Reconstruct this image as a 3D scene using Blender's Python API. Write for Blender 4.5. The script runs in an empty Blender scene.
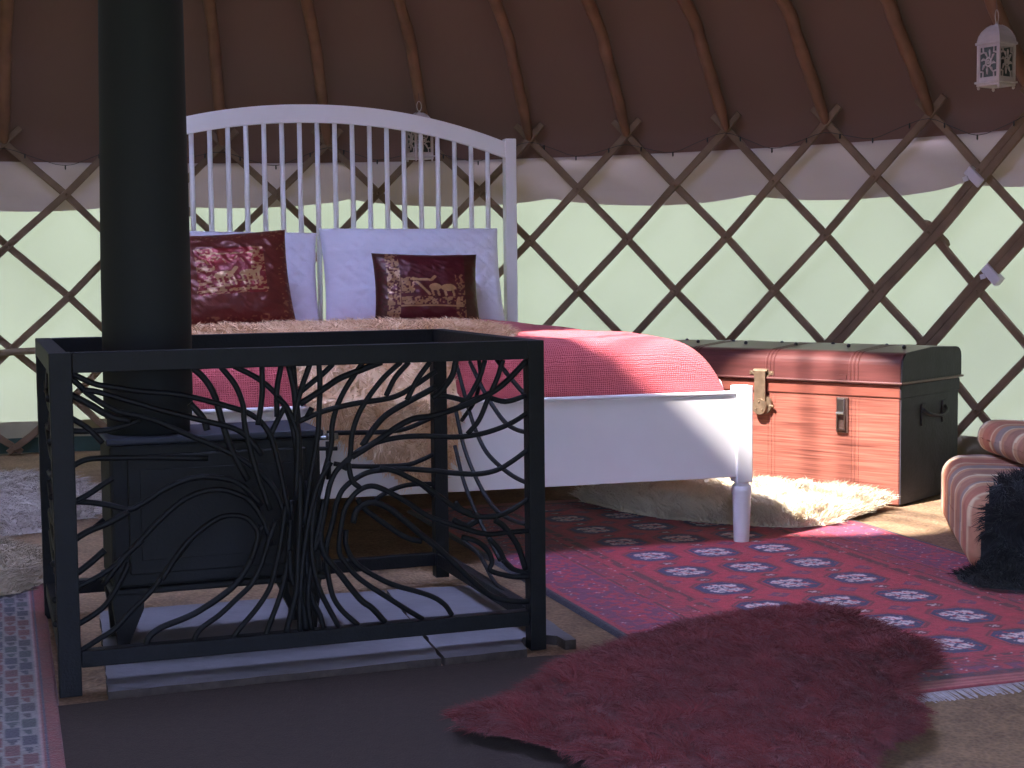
import bpy, bmesh, math, random
import numpy as np
from mathutils import Matrix, Vector

random.seed(4)
RNG = np.random.default_rng(7)
S = bpy.context.scene
COL = S.collection
PI = math.pi

# ------------------------------------------------------------------ camera
F_PX, PITCH, ROLL, CAM_H = 1489.1, .0757, -.0101, .6889
cam = bpy.data.cameras.new('camera')
cam.sensor_width = 36
cam.lens = F_PX / 1024 * 36
cam.clip_start = .02
cam.clip_end = 200
co = bpy.data.objects.new('camera', cam)
COL.objects.link(co)
_rt = Vector((1, 0, 0)); _up = Vector((0, math.sin(PITCH), math.cos(PITCH))); _fw = Vector((0, math.cos(PITCH), -math.sin(PITCH)))
_X = _rt * math.cos(ROLL) + _up * math.sin(ROLL)
_Y = -_rt * math.sin(ROLL) + _up * math.cos(ROLL)
m = Matrix((_X, _Y, -_fw)).transposed().to_4x4()
m.translation = (0, 0, CAM_H)
co.matrix_world = m
S.camera = co

def view_ray(px, py):
    return _fw * F_PX + _X * (px - 512) - _Y * (py - 384)

# ------------------------------------------------------------------ colours and materials
def lin(c):
    c = c / 255
    return c / 12.92 if c <= .04045 else ((c + .055) / 1.055) ** 2.4
def rgb(r, g, b):
    return (lin(r), lin(g), lin(b), 1)

def mat(name, color, rough=.7, metal=0, noise=0, scale=20, bump=0, bscale=60, attr=None, sheen=0, stretch=None, spec=.5, coat=0):
    m = bpy.data.materials.new(name)
    m.use_nodes = True
    nt = m.node_tree; N = nt.nodes; L = nt.links
    b = N['Principled BSDF']
    b.inputs['Roughness'].default_value = rough
    b.inputs['Metallic'].default_value = metal
    b.inputs['Specular IOR Level'].default_value = spec
    if sheen: b.inputs['Sheen Weight'].default_value = sheen
    if coat: b.inputs['Coat Weight'].default_value = coat
    tc = N.new('ShaderNodeTexCoord')
    mp = N.new('ShaderNodeMapping')
    L.new(tc.outputs['Object'], mp.inputs['Vector'])
    if stretch: mp.inputs['Scale'].default_value = stretch
    src = None
    if attr:
        a = N.new('ShaderNodeVertexColor'); a.layer_name = attr; src = a.outputs['Color']
    if noise:
        n = N.new('ShaderNodeTexNoise'); n.inputs['Scale'].default_value = scale; n.inputs['Detail'].default_value = 5
        L.new(mp.outputs['Vector'], n.inputs['Vector'])
        mr = N.new('ShaderNodeMapRange')
        mr.inputs['To Min'].default_value = 1 - noise; mr.inputs['To Max'].default_value = 1 + noise
        mr.inputs['From Min'].default_value = .3; mr.inputs['From Max'].default_value = .7
        L.new(n.outputs['Fac'], mr.inputs['Value'])
        mx = N.new('ShaderNodeMix'); mx.data_type = 'RGBA'; mx.blend_type = 'MULTIPLY'
        mx.inputs['Factor'].default_value = 1
        if src: L.new(src, mx.inputs['A'])
        else: mx.inputs['A'].default_value = color
        cb = N.new('ShaderNodeCombineColor')
        for k in range(3): L.new(mr.outputs['Result'], cb.inputs[k])
        L.new(cb.outputs['Color'], mx.inputs['B'])
        src = mx.outputs['Result']
    if src: L.new(src, b.inputs['Base Color'])
    else: b.inputs['Base Color'].default_value = color
    if bump:
        n2 = N.new('ShaderNodeTexNoise'); n2.inputs['Scale'].default_value = bscale; n2.inputs['Detail'].default_value = 4
        L.new(mp.outputs['Vector'], n2.inputs['Vector'])
        bp = N.new('ShaderNodeBump'); bp.inputs['Strength'].default_value = bump; bp.inputs['Distance'].default_value = .01
        L.new(n2.outputs['Fac'], bp.inputs['Height'])
        L.new(bp.outputs['Normal'], b.inputs['Normal'])
    return m

M = {}
M['white_paint'] = mat('white_paint', rgb(228, 224, 226), .38, noise=.03, scale=8)
M['iron'] = mat('black_iron', rgb(13, 15, 19), .6, .0, noise=.25, scale=30, bump=.15, bscale=180, spec=.28)
M['stove'] = mat('stove_cast_iron', rgb(16, 18, 21), .75, 0, noise=.12, scale=14, bump=.1, bscale=220)
M['stovetop'] = mat('stove_top_iron', rgb(36, 40, 52), .6, 0, noise=.15, scale=20)
M['pipe'] = mat('flue_enamel', rgb(20, 25, 28), .8, 0, noise=.1, scale=6)
M['chrome'] = mat('dull_steel', rgb(150, 150, 150), .3, 1)
M['slat'] = mat('ash_slat', rgb(116, 92, 72), .7, noise=.22, scale=12, bump=.2, bscale=80, stretch=(1, 1, 1))
M['pole'] = mat('ash_pole', rgb(122, 84, 66), .65, noise=.25, scale=9, bump=.2, bscale=60)
M['slab'] = mat('slate_slab', rgb(104, 102, 108), .8, noise=.16, scale=7, bump=.3, bscale=30)
M['slab_edge'] = mat('slab_broken_edge', rgb(66, 58, 54), .95, noise=.3, scale=40, bump=.5, bscale=60)
M['brass'] = mat('aged_brass', rgb(132, 112, 92), .42, .6, noise=.2, scale=60)
M['steel_old'] = mat('tarnished_steel', rgb(120, 95, 88), .4, .7, noise=.25, scale=60)
M['dark_metal'] = mat('trunk_end_metal', rgb(52, 50, 58), .6, .1, noise=.2, scale=18, bump=.15, bscale=90)
M['lantern'] = mat('lantern_paint', rgb(188, 172, 170), .5, noise=.08, scale=40)
M['glass_pale'] = mat('lantern_glass', rgb(92, 98, 96), .2, noise=.15, scale=40)
M['skirt'] = mat('beige_canvas', rgb(150, 142, 118), .9, noise=.15, scale=9, bump=.3, bscale=30)
M['skirt_dark'] = mat('green_groundsheet', rgb(38, 62, 58), .7, noise=.3, scale=9)
M['cable'] = mat('cable_plastic', rgb(26, 26, 26), .5)
M['tie'] = mat('white_strap', rgb(205, 196, 205), .8)
M['pillow'] = mat('quilted_pillow', rgb(226, 222, 238), .85, bump=.55, bscale=22, noise=.02)
M['binding'] = mat('navy_binding', rgb(36, 38, 52), .85)
M['fringe'] = mat('cotton_fringe', rgb(170, 160, 160), .9, noise=.2, scale=80)
M['brownrug'] = mat('brown_felt', rgb(48, 36, 30), .95, noise=.12, scale=60, bump=.3, bscale=300)
M['grass'] = mat('lawn', rgb(92, 100, 62), .95, noise=.25, scale=2)
M['batten'] = mat('weathered_batten', rgb(138, 120, 100), .8, noise=.2, scale=20)

def coir():
    m = mat('coir_matting', rgb(168, 132, 98), .95)
    nt = m.node_tree; N = nt.nodes; L = nt.links; b = N['Principled BSDF']
    tc = N['Texture Coordinate']
    v = N.new('ShaderNodeTexVoronoi'); v.inputs['Scale'].default_value = 130
    n = N.new('ShaderNodeTexNoise'); n.inputs['Scale'].default_value = 6; n.inputs['Detail'].default_value = 8; n.inputs['Roughness'].default_value = .75
    L.new(tc.outputs['Object'], v.inputs['Vector']); L.new(tc.outputs['Object'], n.inputs['Vector'])
    ad = N.new('ShaderNodeMath'); ad.operation = 'MULTIPLY_ADD'; ad.inputs[1].default_value = .35
    L.new(v.outputs['Distance'], ad.inputs[0]); L.new(n.outputs['Fac'], ad.inputs[2])
    cr = N.new('ShaderNodeValToRGB')
    cr.color_ramp.elements[0].position = .35; cr.color_ramp.elements[0].color = rgb(84, 64, 50)
    cr.color_ramp.elements[1].position = .85; cr.color_ramp.elements[1].color = rgb(146, 118, 90)
    L.new(ad.outputs[0], cr.inputs['Fac']); L.new(cr.outputs['Color'], b.inputs['Base Color'])
    bp = N.new('ShaderNodeBump'); bp.inputs['Strength'].default_value = .6; bp.inputs['Distance'].default_value = .004
    L.new(v.outputs['Distance'], bp.inputs['Height']); L.new(bp.outputs['Normal'], b.inputs['Normal'])
    return m
M['coir'] = coir()

def trunk_mat():
    m = mat('grained_trunk_tin', rgb(150, 84, 66), .42)
    nt = m.node_tree; N = nt.nodes; L = nt.links; b = N['Principled BSDF']
    tc = N['Texture Coordinate']
    mp = N.new('ShaderNodeMapping'); mp.inputs['Scale'].default_value = (3, 3, 120)
    L.new(tc.outputs['Object'], mp.inputs['Vector'])
    n = N.new('ShaderNodeTexNoise'); n.inputs['Scale'].default_value = 1.6; n.inputs['Detail'].default_value = 6
    L.new(mp.outputs['Vector'], n.inputs['Vector'])
    cr = N.new('ShaderNodeValToRGB')
    cr.color_ramp.elements[0].position = .3; cr.color_ramp.elements[0].color = rgb(98, 50, 42)
    cr.color_ramp.elements[1].position = .72; cr.color_ramp.elements[1].color = rgb(166, 102, 86)
    L.new(n.outputs['Fac'], cr.inputs['Fac']); L.new(cr.outputs['Color'], b.inputs['Base Color'])
    bp = N.new('ShaderNodeBump'); bp.inputs['Strength'].default_value = .2; bp.inputs['Distance'].default_value = .003
    L.new(n.outputs['Fac'], bp.inputs['Height']); L.new(bp.outputs['Normal'], b.inputs['Normal'])
    return m
M['trunk'] = trunk_mat()
M['lid'] = mat('trunk_lid_tin', rgb(94, 54, 52), .3, noise=.2, scale=8, stretch=(1, 1, 14))
M['lip'] = mat('trunk_lip', rgb(130, 72, 60), .4, noise=.2, scale=8, stretch=(2, 2, 60))

def canvas_mat(name, col, trans, tfac, fold=0):
    m = bpy.data.materials.new(name); m.use_nodes = True
    nt = m.node_tree; N = nt.nodes; L = nt.links
    N.remove(N['Principled BSDF'])
    d = N.new('ShaderNodeBsdfDiffuse'); t = N.new('ShaderNodeBsdfTranslucent'); mx = N.new('ShaderNodeMixShader')
    d.inputs['Color'].default_value = col
    tc = N.new('ShaderNodeTexCoord')
    n = N.new('ShaderNodeTexNoise'); n.inputs['Scale'].default_value = 2.2; n.inputs['Detail'].default_value = 5
    L.new(tc.outputs['Object'], n.inputs['Vector'])
    n2 = N.new('ShaderNodeTexNoise'); n2.inputs['Scale'].default_value = 160
    L.new(tc.outputs['Object'], n2.inputs['Vector'])
    av = N.new('ShaderNodeMath'); av.operation = 'MULTIPLY_ADD'; av.inputs[1].default_value = .25
    L.new(n2.outputs['Fac'], av.inputs[0]); L.new(n.outputs['Fac'], av.inputs[2])
    cr = N.new('ShaderNodeValToRGB')
    k = .8
    cr.color_ramp.elements[0].position = .35; cr.color_ramp.elements[0].color = (trans[0] * k, trans[1] * k, trans[2] * k, 1)
    cr.color_ramp.elements[1].position = .85; cr.color_ramp.elements[1].color = trans
    L.new(av.outputs[0], cr.inputs['Fac']); L.new(cr.outputs['Color'], t.inputs['Color'])
    bp = N.new('ShaderNodeBump'); bp.inputs['Strength'].default_value = .35; bp.inputs['Distance'].default_value = .05
    L.new(n.outputs['Fac'], bp.inputs['Height']); L.new(bp.outputs['Normal'], d.inputs['Normal'])
    mx.inputs['Fac'].default_value = tfac
    L.new(d.outputs[0], mx.inputs[1]); L.new(t.outputs[0], mx.inputs[2])
    L.new(mx.outputs[0], N['Material Output'].inputs['Surface'])
    return m
M['wall'] = canvas_mat('thin_wall_canvas', rgb(212, 208, 180), (.128, .126, .062, 1), .6)
M['band'] = canvas_mat('cream_cotton_band', rgb(226, 210, 214), (.26, .18, .145, 1), .55)
M['roof'] = canvas_mat('brown_roof_canvas', rgb(112, 86, 77), (.05, .035, .02, 1), .01)

# ------------------------------------------------------------------ object helpers
def link(name, me, m=None, parent=None, smooth=False, loc=None, rotz=None):
    o = bpy.data.objects.new(name, me)
    COL.objects.link(o)
    if m is not None and not me.materials: me.materials.append(m)
    if parent is not None: o.parent = parent
    if smooth:
        me.polygons.foreach_set('use_smooth', [True] * len(me.polygons))
    if loc is not None: o.location = loc
    if rotz is not None: o.rotation_euler.z = rotz
    return o

def obj(name, bm, m=None, parent=None, smooth=False):
    me = bpy.data.meshes.new(name)
    bmesh.ops.recalc_face_normals(bm, faces=bm.faces)
    bm.to_mesh(me); bm.free()
    return link(name, me, m, parent, smooth)

def thing(name, label, cat, loc=(0, 0, 0), rotz=0, group=None, kind=None):
    o = bpy.data.objects.new(name, None)
    o.empty_display_size = .05
    COL.objects.link(o)
    o.location = loc; o.rotation_euler = (0, 0, rotz)
    return tag(o, label, cat, group, kind)

def tag(o, label, cat, group=None, kind=None):
    o['label'] = label; o['category'] = cat
    if group: o['group'] = group
    if kind: o['kind'] = kind
    return o

def structure(o, label=None, cat=None):
    o['kind'] = 'structure'
    if label: o['label'] = label; o['category'] = cat
    return o

def box(bm, x0, x1, y0, y1, z0, z1, bev=0, mtx=None, seg=2):
    vs = [bm.verts.new((x, y, z)) for z in (z0, z1) for x, y in ((x0, y0), (x1, y0), (x1, y1), (x0, y1))]
    fs = [bm.faces.new([vs[i] for i in f]) for f in ((3, 2, 1, 0), (4, 5, 6, 7), (0, 1, 5, 4), (1, 2, 6, 5), (2, 3, 7, 6), (3, 0, 4, 7))]
    if bev:
        es = set(e for f in fs for e in f.edges)
        r = bmesh.ops.bevel(bm, geom=list(es), offset=bev, segments=seg, affect='EDGES', profile=.5)
        vs = list(set(v for f in r['faces'] for v in f.verts) | set(v for v in vs if v.is_valid))
    if mtx is not None:
        bmesh.ops.transform(bm, matrix=mtx, verts=[v for v in vs if v.is_valid])
    return vs

def bxo(name, dims, m, parent, bev=.002, **k):
    bm = bmesh.new(); box(bm, *dims, bev=bev, **k)
    return obj(name, bm, m, parent)

def catmull(pts, n=5):
    P = [Vector(p) for p in pts]
    if len(P) < 3: return P
    P = [P[0] * 2 - P[1]] + P + [P[-1] * 2 - P[-2]]
    out = []
    for i in range(1, len(P) - 2):
        a, b, c, d = P[i - 1:i + 3]
        for k in range(n):
            t = k / n
            out.append(.5 * ((2 * b) + (c - a) * t + (2 * a - 5 * b + 4 * c - d) * t * t + (3 * b - a - 3 * c + d) * t ** 3))
    out.append(P[-2])
    return out

def tube(bm, pts, r, n=8, closed=False, flat=None):
    """swept round tube; r a number or list; flat=(wide, thin, normal vector) gives a flat strip"""
    P = [Vector(p) for p in pts]
    L = len(P); rings = []
    ref = None
    for i in range(L):
        t = (P[(i + 1) % L] - P[i - 1]) if closed else (P[min(i + 1, L - 1)] - P[max(i - 1, 0)])
        t.normalize()
        if ref is None:
            ref = Vector((0, 0, 1)) if abs(t.z) < .9 else Vector((0, 1, 0))
        a = t.cross(ref).normalized(); b = a.cross(t).normalized()
        ref = b
        rr = r[i] if isinstance(r, (list, tuple)) else r
        rings.append([bm.verts.new(P[i] + (a * math.cos(2 * PI * k / n) + b * math.sin(2 * PI * k / n)) * rr) for k in range(n)])
    for i in range(L if closed else L - 1):
        A, B = rings[i], rings[(i + 1) % L]
        for k in range(n):
            bm.faces.new((A[k], A[(k + 1) % n], B[(k + 1) % n], B[k]))
    if not closed:
        bm.faces.new(list(reversed(rings[0]))); bm.faces.new(rings[-1])

def lathe(bm, prof, n=20, c=(0, 0), square=False, rot=0):
    rings = []
    for r, z in prof:
        if square:
            n = 4
        ring = [bm.verts.new((c[0] + r * math.cos(rot + 2 * PI * k / n), c[1] + r * math.sin(rot + 2 * PI * k / n), z)) for k in range(n)]
        rings.append(ring)
    for A, B in zip(rings, rings[1:]):
        for k in range(n):
            bm.faces.new((A[k], A[(k + 1) % n], B[(k + 1) % n], B[k]))
    bm.faces.new(list(reversed(rings[0]))); bm.faces.new(rings[-1])

def prism(bm, poly, z0, z1):
    a = [bm.verts.new((x, y, z0)) for x, y in poly]; b = [bm.verts.new((x, y, z1)) for x, y in poly]
    n = len(poly)
    bm.faces.new(list(reversed(a))); bm.faces.new(b)
    for i in range(n): bm.faces.new((a[i], a[(i + 1) % n], b[(i + 1) % n], b[i]))

def rough_poly(poly, step, amp, rnd):
    out = []
    for (x0, y0), (x1, y1) in zip(poly, poly[1:] + poly[:1]):
        d = math.hypot(x1 - x0, y1 - y0); n = max(1, int(d / step))
        for k in range(n):
            t = k / n; a = 0 if k == 0 else amp
            out.append((x0 + (x1 - x0) * t + rnd.uniform(-a, a), y0 + (y1 - y0) * t + rnd.uniform(-a, a)))
    return out

def np_mesh(name, V, Fq, m, parent=None, smooth=True, colors=None, attr='tint', tri=False):
    V = np.asarray(V, np.float32); Fq = np.asarray(Fq, np.int32)
    k = Fq.shape[1]
    me = bpy.data.meshes.new(name)
    me.vertices.add(len(V)); me.vertices.foreach_set('co', V.ravel())
    me.loops.add(Fq.size); me.loops.foreach_set('vertex_index', Fq.ravel())
    me.polygons.add(len(Fq))
    me.polygons.foreach_set('loop_start', np.arange(len(Fq), dtype=np.int32) * k)
    me.polygons.foreach_set('loop_total', np.full(len(Fq), k, np.int32))
    me.update(calc_edges=True)
    if colors is not None:
        ca = me.color_attributes.new(attr, 'FLOAT_COLOR', 'POINT')
        c = np.ones((len(V), 4), np.float32); c[:, :3] = colors[:, :3]
        ca.data.foreach_set('color', c.ravel())
    return link(name, me, m, parent, smooth)

def grid_faces(nu, nv):
    i = np.arange(nu - 1)[:, None]; j = np.arange(nv - 1)[None, :]
    a = (i * nv + j).ravel()
    return np.stack([a, a + nv, a + nv + 1, a + 1], 1)

def vnoise(x, y, seed=0):
    """smooth 2D value noise in 0..1"""
    xi = np.floor(x).astype(np.int64); yi = np.floor(y).astype(np.int64)
    fx = x - xi; fy = y - yi
    fx = fx * fx * (3 - 2 * fx); fy = fy * fy * (3 - 2 * fy)
    def h(a, b):
        v = (a * 374761393 + b * 668265263 + seed * 1442695041) & 0xffffffff
        v = ((v ^ (v >> 13)) * 1274126177) & 0xffffffff
        return ((v ^ (v >> 16)) & 0xffff) / 65535.
    return (h(xi, yi) * (1 - fx) + h(xi + 1, yi) * fx) * (1 - fy) + (h(xi, yi + 1) * (1 - fx) + h(xi + 1, yi + 1) * fx) * fy

def inside(px, py, poly):
    r = np.zeros(px.shape, bool)
    n = len(poly)
    for i in range(n):
        x0, y0 = poly[i]; x1, y1 = poly[(i + 1) % n]
        c = ((y0 > py) != (y1 > py)) & (px < (x1 - x0) * (py - y0) / (y1 - y0 + 1e-12) + x0)
        r ^= c
    return r

def edge_dist(px, py, poly):
    d = np.full(px.shape, 9.)
    n = len(poly)
    for i in range(n):
        x0, y0 = poly[i]; x1, y1 = poly[(i + 1) % n]
        dx, dy = x1 - x0, y1 - y0
        t = np.clip(((px - x0) * dx + (py - y0) * dy) / (dx * dx + dy * dy + 1e-12), 0, 1)
        d = np.minimum(d, np.hypot(px - x0 - t * dx, py - y0 - t * dy))
    return d

# ------------------------------------------------------------------ fleece: pelt and locks in one mesh
def fleece(name, poly, surf, m, count, length, width, thick=.02, lean=.6, curl=.35, clump=.03, seed=1, up=.8, tints=((1, 1, 1), (1, 1, 1)), flow=None, parent=None, seg=4):
    """poly in (s,t); surf(s,t)->(P,N) arrays"""
    rng = np.random.default_rng(seed)
    poly = [tuple(p) for p in poly]
    xs = [p[0] for p in poly]; ys = [p[1] for p in poly]
    x0, x1, y0, y1 = min(xs), max(xs), min(ys), max(ys)
    # pelt
    step = .008
    gu = np.arange(x0 - step, x1 + step * 1.5, step); gv = np.arange(y0 - step, y1 + step * 1.5, step)
    GU, GV = np.meshgrid(gu, gv, indexing='ij')
    ins = inside(GU, GV, poly); ed = edge_dist(GU, GV, poly)
    h = np.where(ins, thick * (1 - np.exp(-ed / .03)), 0)
    P, Nn = surf(GU.ravel(), GV.ravel())
    P = P + Nn * (h.ravel()[:, None] + .0015)
    fs = grid_faces(len(gu), len(gv))
    keep = ins.ravel()[fs].any(1)
    fs = fs[keep]
    used = np.unique(fs); remap = -np.ones(len(P), int); remap[used] = np.arange(len(used))
    Vp = P[used]; Fp = remap[fs]
    # locks
    area_n = int(count * 1.9)
    sx = rng.uniform(x0, x1, area_n * 3); sy = rng.uniform(y0, y1, area_n * 3)
    k = inside(sx, sy, poly); sx = sx[k][:count]; sy = sy[k][:count]
    n = len(sx)
    ed = edge_dist(sx, sy, poly)
    base_h = thick * (1 - np.exp(-ed / .03))
    P, Nn = surf(sx, sy)
    P = P + Nn * base_h[:, None]
    e = .004
    Pu, _ = surf(sx + e, sy); Pv, _ = surf(sx, sy + e); P0, _ = surf(sx, sy)
    Tu = Pu - P0; Tv = Pv - P0
    Tu /= np.linalg.norm(Tu, axis=1)[:, None] + 1e-9; Tv /= np.linalg.norm(Tv, axis=1)[:, None] + 1e-9
    # flow: swirly noise plus outward lean near the rim
    cx, cy = np.mean(xs), np.mean(ys)
    a = vnoise(sx / clump, sy / clump, seed) * 2 * PI * 1.5 + vnoise(sx / (clump * 4), sy / (clump * 4), seed + 5) * 4
    du = np.cos(a); dv = np.sin(a)
    od = np.hypot(sx - cx, sy - cy) + 1e-6
    w = np.exp(-ed / .05)
    du = du * (1 - w * .6) + (sx - cx) / od * w * 1.2; dv = dv * (1 - w * .6) + (sy - cy) / od * w * 1.2
    if flow: du = du * .7 + flow[0]; dv = dv * .7 + flow[1]
    D = Tu * du[:, None] + Tv * dv[:, None]
    D = D * lean + Nn * (up * (.6 + .8 * vnoise(sx / clump, sy / clump, seed + 9)))[:, None] + rng.normal(0, .12, (n, 3))
    D /= np.linalg.norm(D, axis=1)[:, None]
    ln = length * rng.uniform(.65, 1.15, n) * (.75 + .5 * vnoise(sx / (clump * 1.5), sy / (clump * 1.5), seed + 3))
    side = np.cross(D, Nn + rng.normal(0, .5, (n, 3))); side /= np.linalg.norm(side, axis=1)[:, None] + 1e-9
    bend = Tu * np.cos(a + 1.5)[:, None] + Tv * np.sin(a + 1.5)[:, None] - Nn * .6
    ph = rng.uniform(0, 6.28, n)
    rows = []
    for q in range(seg + 1):
        t = q / seg
        c = P + D * (ln * t)[:, None] + bend * (ln * curl * t * t)[:, None] + side * (np.sin(ph + t * 7) * length * .08 * t)[:, None]
        wd = width * (1 - t) ** .6 * (1 if q < seg else 0) + width * .06
        rows.append(c - side * wd / 2); rows.append(c + side * wd / 2)
    V = np.stack(rows, 1).reshape(-1, 3)
    st = 2 * (seg + 1); b = (np.arange(n) * st)[:, None]
    Fb = np.concatenate([b + np.array([[2 * q, 2 * q + 1, 2 * q + 3, 2 * q + 2]]) for q in range(seg)], 0)
    off = len(Vp)
    t0, t1 = np.array(tints[0]), np.array(tints[1])
    tv = np.clip(vnoise(sx / .05, sy / .05, seed + 21) * .7 + rng.uniform(-.1, .4, n), 0, 1)[:, None]
    cb = np.repeat(t0 * (1 - tv) + t1 * tv, st, 0)
    cp = np.tile((t0 + t1) / 2, (off, 1))
    return np_mesh(name, np.concatenate([Vp, V]), np.concatenate([Fp, Fb + off]), m, parent, True, np.concatenate([cp, cb]))

def floor_surf(z0=.0, bumps=0, seed=0):
    def f(s, t):
        z = z0 + bumps * vnoise(s / .25, t / .25, seed)
        return np.stack([s, t, z], 1), np.tile(np.array([0, 0, 1.]), (len(s), 1))
    return f

# ------------------------------------------------------------------ the yurt shell
CX, CY, R = -.7686, 2.887, 3.0286
def ring(t, z, dr=0.):
    return Vector((CX + (R + dr) * math.cos(t), CY + (R + dr) * math.sin(t), z))
DOOR = math.atan2(-CY, -CX) % (2 * PI)      # doorway azimuth, where the camera stands
DH = .2

bm = bmesh.new()
c = [bm.verts.new((CX + 3.3 * math.cos(2 * PI * k / 96), CY + 3.3 * math.sin(2 * PI * k / 96), 0)) for k in range(96)]
bm.faces.new(c)
r = bmesh.ops.extrude_face_region(bm, geom=list(bm.faces))
bmesh.ops.translate(bm, vec=(0, 0, -.03), verts=[v for v in r['geom'] if isinstance(v, bmesh.types.BMVert)])
structure(obj('floor', bm, M['coir']), 'woven golden brown coir matting floor of the yurt', 'floor')

bm = bmesh.new()
vs = [bm.verts.new(p) for p in ((-60, -60, -.04), (60, -60, -.04), (60, 60, -.04), (-60, 60, -.04))]
bm.faces.new(vs)
structure(obj('ground', bm, M['grass']), 'green lawn outside the yurt, unseen behind its canvas', 'ground')

def cyl_wall(name, dr, zs, m, t0, t1, n, thick=.004, wave=None):
    ts = np.linspace(t0, t1, n); V = []
    for t in ts:
        for j, z in enumerate(zs):
            d, dz = wave(t, j, z) if wave else (0, 0)
            V.append(ring(t, z + dz, dr + d))
    V = np.array([tuple(v) for v in V])
    o = np_mesh(name, V, grid_faces(n, len(zs)), m)
    return o
ta, tb = DOOR - 2 * PI + DH, DOOR - DH
def wall_wave(t, j, z):
    return (.008 * math.sin(t * 31) * math.sin(z * 3) + .005 * math.sin(t * 67 + z * 5) + .004 * math.sin(z * 9 + t * 13), 0)
o = cyl_wall('wall_back', .06, list(np.linspace(.1, 1.14, 14)), M['wall'], ta, tb, 400, wave=wall_wave)
structure(o, 'thin pale green canvas wall glowing with daylight behind the trellis', 'wall')
def band_wave(t, j, z):
    scal = abs(math.sin(t * PI / .263 + .6)) ** .6
    f = j / 7
    return (.012 * math.sin(t * 41 + j) * f - .012 * f, (.02 - .035 * scal + .012 * math.sin(t * 5)) * f ** 2)
bandz = list(np.linspace(1.125, .952, 8))
o = cyl_wall('trim_1', .045, bandz, M['band'], ta, tb, 500, wave=band_wave)
structure(o, 'cream cotton band hanging along the top of the canvas wall', 'wall trim')
o = cyl_wall('trim_2', .05, [.0, .03, .06, .09, .125], M['skirt'], ta, tb, 300, wave=lambda t, j, z: (.01 * math.sin(t * 37 + j), 0))
structure(o, 'beige canvas skirt around the foot of the wall', 'wall trim')
o = cyl_wall('trim_3', .035, [.0, .02, .04, .058], M['skirt_dark'], 1.55, 2.8, 120, wave=lambda t, j, z: (.008 * math.sin(t * 29), .006 * math.sin(t * 17)))
structure(o, 'dark green groundsheet edge folded up at the foot of the left wall', 'wall trim')

# roof: canvas over the bent poles, open crown in the middle
PROF = [(0, 1.19), (.045, 1.25), (.10, 1.32), (.162, 1.395), (.228, 1.475), (.30, 1.557), (.6, 1.74)]
ZC = 1.74 + (R - .6 - .54) * .575
PROF.append((R - .54, ZC))
V = []; nth = 120
roofp = [(-.05, 1.118), (-.05, 1.16)] + [(a - .045, z + .02) for a, z in PROF[:-1]] + [(1.2, 1.74 + .6 * .575 + .045), (1.9, 1.74 + 1.3 * .575 + .045), (PROF[-1][0], ZC + .045)]
for k in range(nth + 1):
    t = 2 * PI * k / nth
    for a, z in roofp:
        sag = .012 * (1 - abs(math.sin(t * PI / .1314)))
        V.append(tuple(ring(t, z, -a)))
o = np_mesh('ceiling', V, grid_faces(nth + 1, len(roofp)), M['roof'])
structure(o, 'dark brown roof canvas stretched over the bent poles', 'ceiling')

# angles of the trellis columns
ANG = [1.9587, 1.886, 1.8233, 1.7553, 1.6893, 1.6204, 1.5534, 1.4879, 1.4233, 1.3544, 1.2879, 1.2247, 1.1596, 1.0969, 1.0295, .9682, .9021, .8404, .772, .7116]
def ang(i):
    if i < 0: return ANG[0] - i * .068
    if i > 19: return ANG[19] - (i - 19) * .0655
    a = int(math.floor(i)); f = i - a
    return ANG[a] if f == 0 or a == 19 else ANG[a] * (1 - f) + ANG[a + 1] * f
ZT, DZ = 1.195, .196

def slat(name, i0, k0, i1, k1, dr, parent, ext0=.28, ext1=.12, shift=0., width=.027, knots=False):
    """flat lath from node (i0,row k0) to (i1,row k1) along the curved wall"""
    bm = bmesh.new()
    n = 16; secs = []
    for q in range(n + 1):
        s = -ext0 / 6 + (1 + (ext0 + ext1) / 6) * q / n
        i = i0 + (i1 - i0) * s; k = k0 + (k1 - k0) * s
        t = ang(i) + shift; z = ZT - DZ * (k - 1)
        z = max(z, .012)
        secs.append((ring(t, z, dr), Vector((math.cos(t), math.sin(t), 0))))
    rings_ = []
    for q, (p, nr) in enumerate(secs):
        tg = (secs[min(q + 1, n)][0] - secs[max(q - 1, 0)][0]).normalized()
        sd = tg.cross(nr).normalized(); w = width / 2 * (.9 if q in (0, n) else 1); h = .0045
        rings_.append([bm.verts.new(p + sd * a * w + nr * b * h) for a, b in ((-1, -.5), (-.8, -1), (.8, -1), (1, -.5), (1, 1), (-1, 1))])
    for A, B in zip(rings_, rings_[1:]):
        for q in range(6): bm.faces.new((A[q], A[(q + 1) % 6], B[(q + 1) % 6], B[q]))
    bm.faces.new(rings_[0]); bm.faces.new(list(reversed(rings_[-1])))
    if knots:
        for k in range(1, 8):
            s = (k - k0) / (k1 - k0); i = i0 + (i1 - i0) * s; t = ang(i) + shift
            p = ring(t, max(.02, ZT - DZ * (k - 1)), dr - .006)
            bmesh.ops.create_icosphere(bm, subdivisions=1, radius=.0065, matrix=Matrix.Translation(p))
    return obj(name, bm, M['slat'], parent)

trA = thing('trellis_section', 'wooden diamond trellis wall section behind the bed and the left half of the room', 'trellis', (0, 0, 0))
trB = thing('trellis_section', 'wooden diamond trellis wall section at the right, overlapping the first with doubled laths', 'trellis', (0, 0, 0))
for i in range(-8, 30, 2):
    # '/' laths, front layer: top node i, going down to i-6 ; '\' laths, back layer
    rightA = i > 20
    slat('lath', i, 1, i - 6, 7, -.006, trB if i >= 22 else trA, knots=True)
    slat('lath', i, 1, i + 6, 7, .006, trB if i >= 14 else trA)
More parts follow.
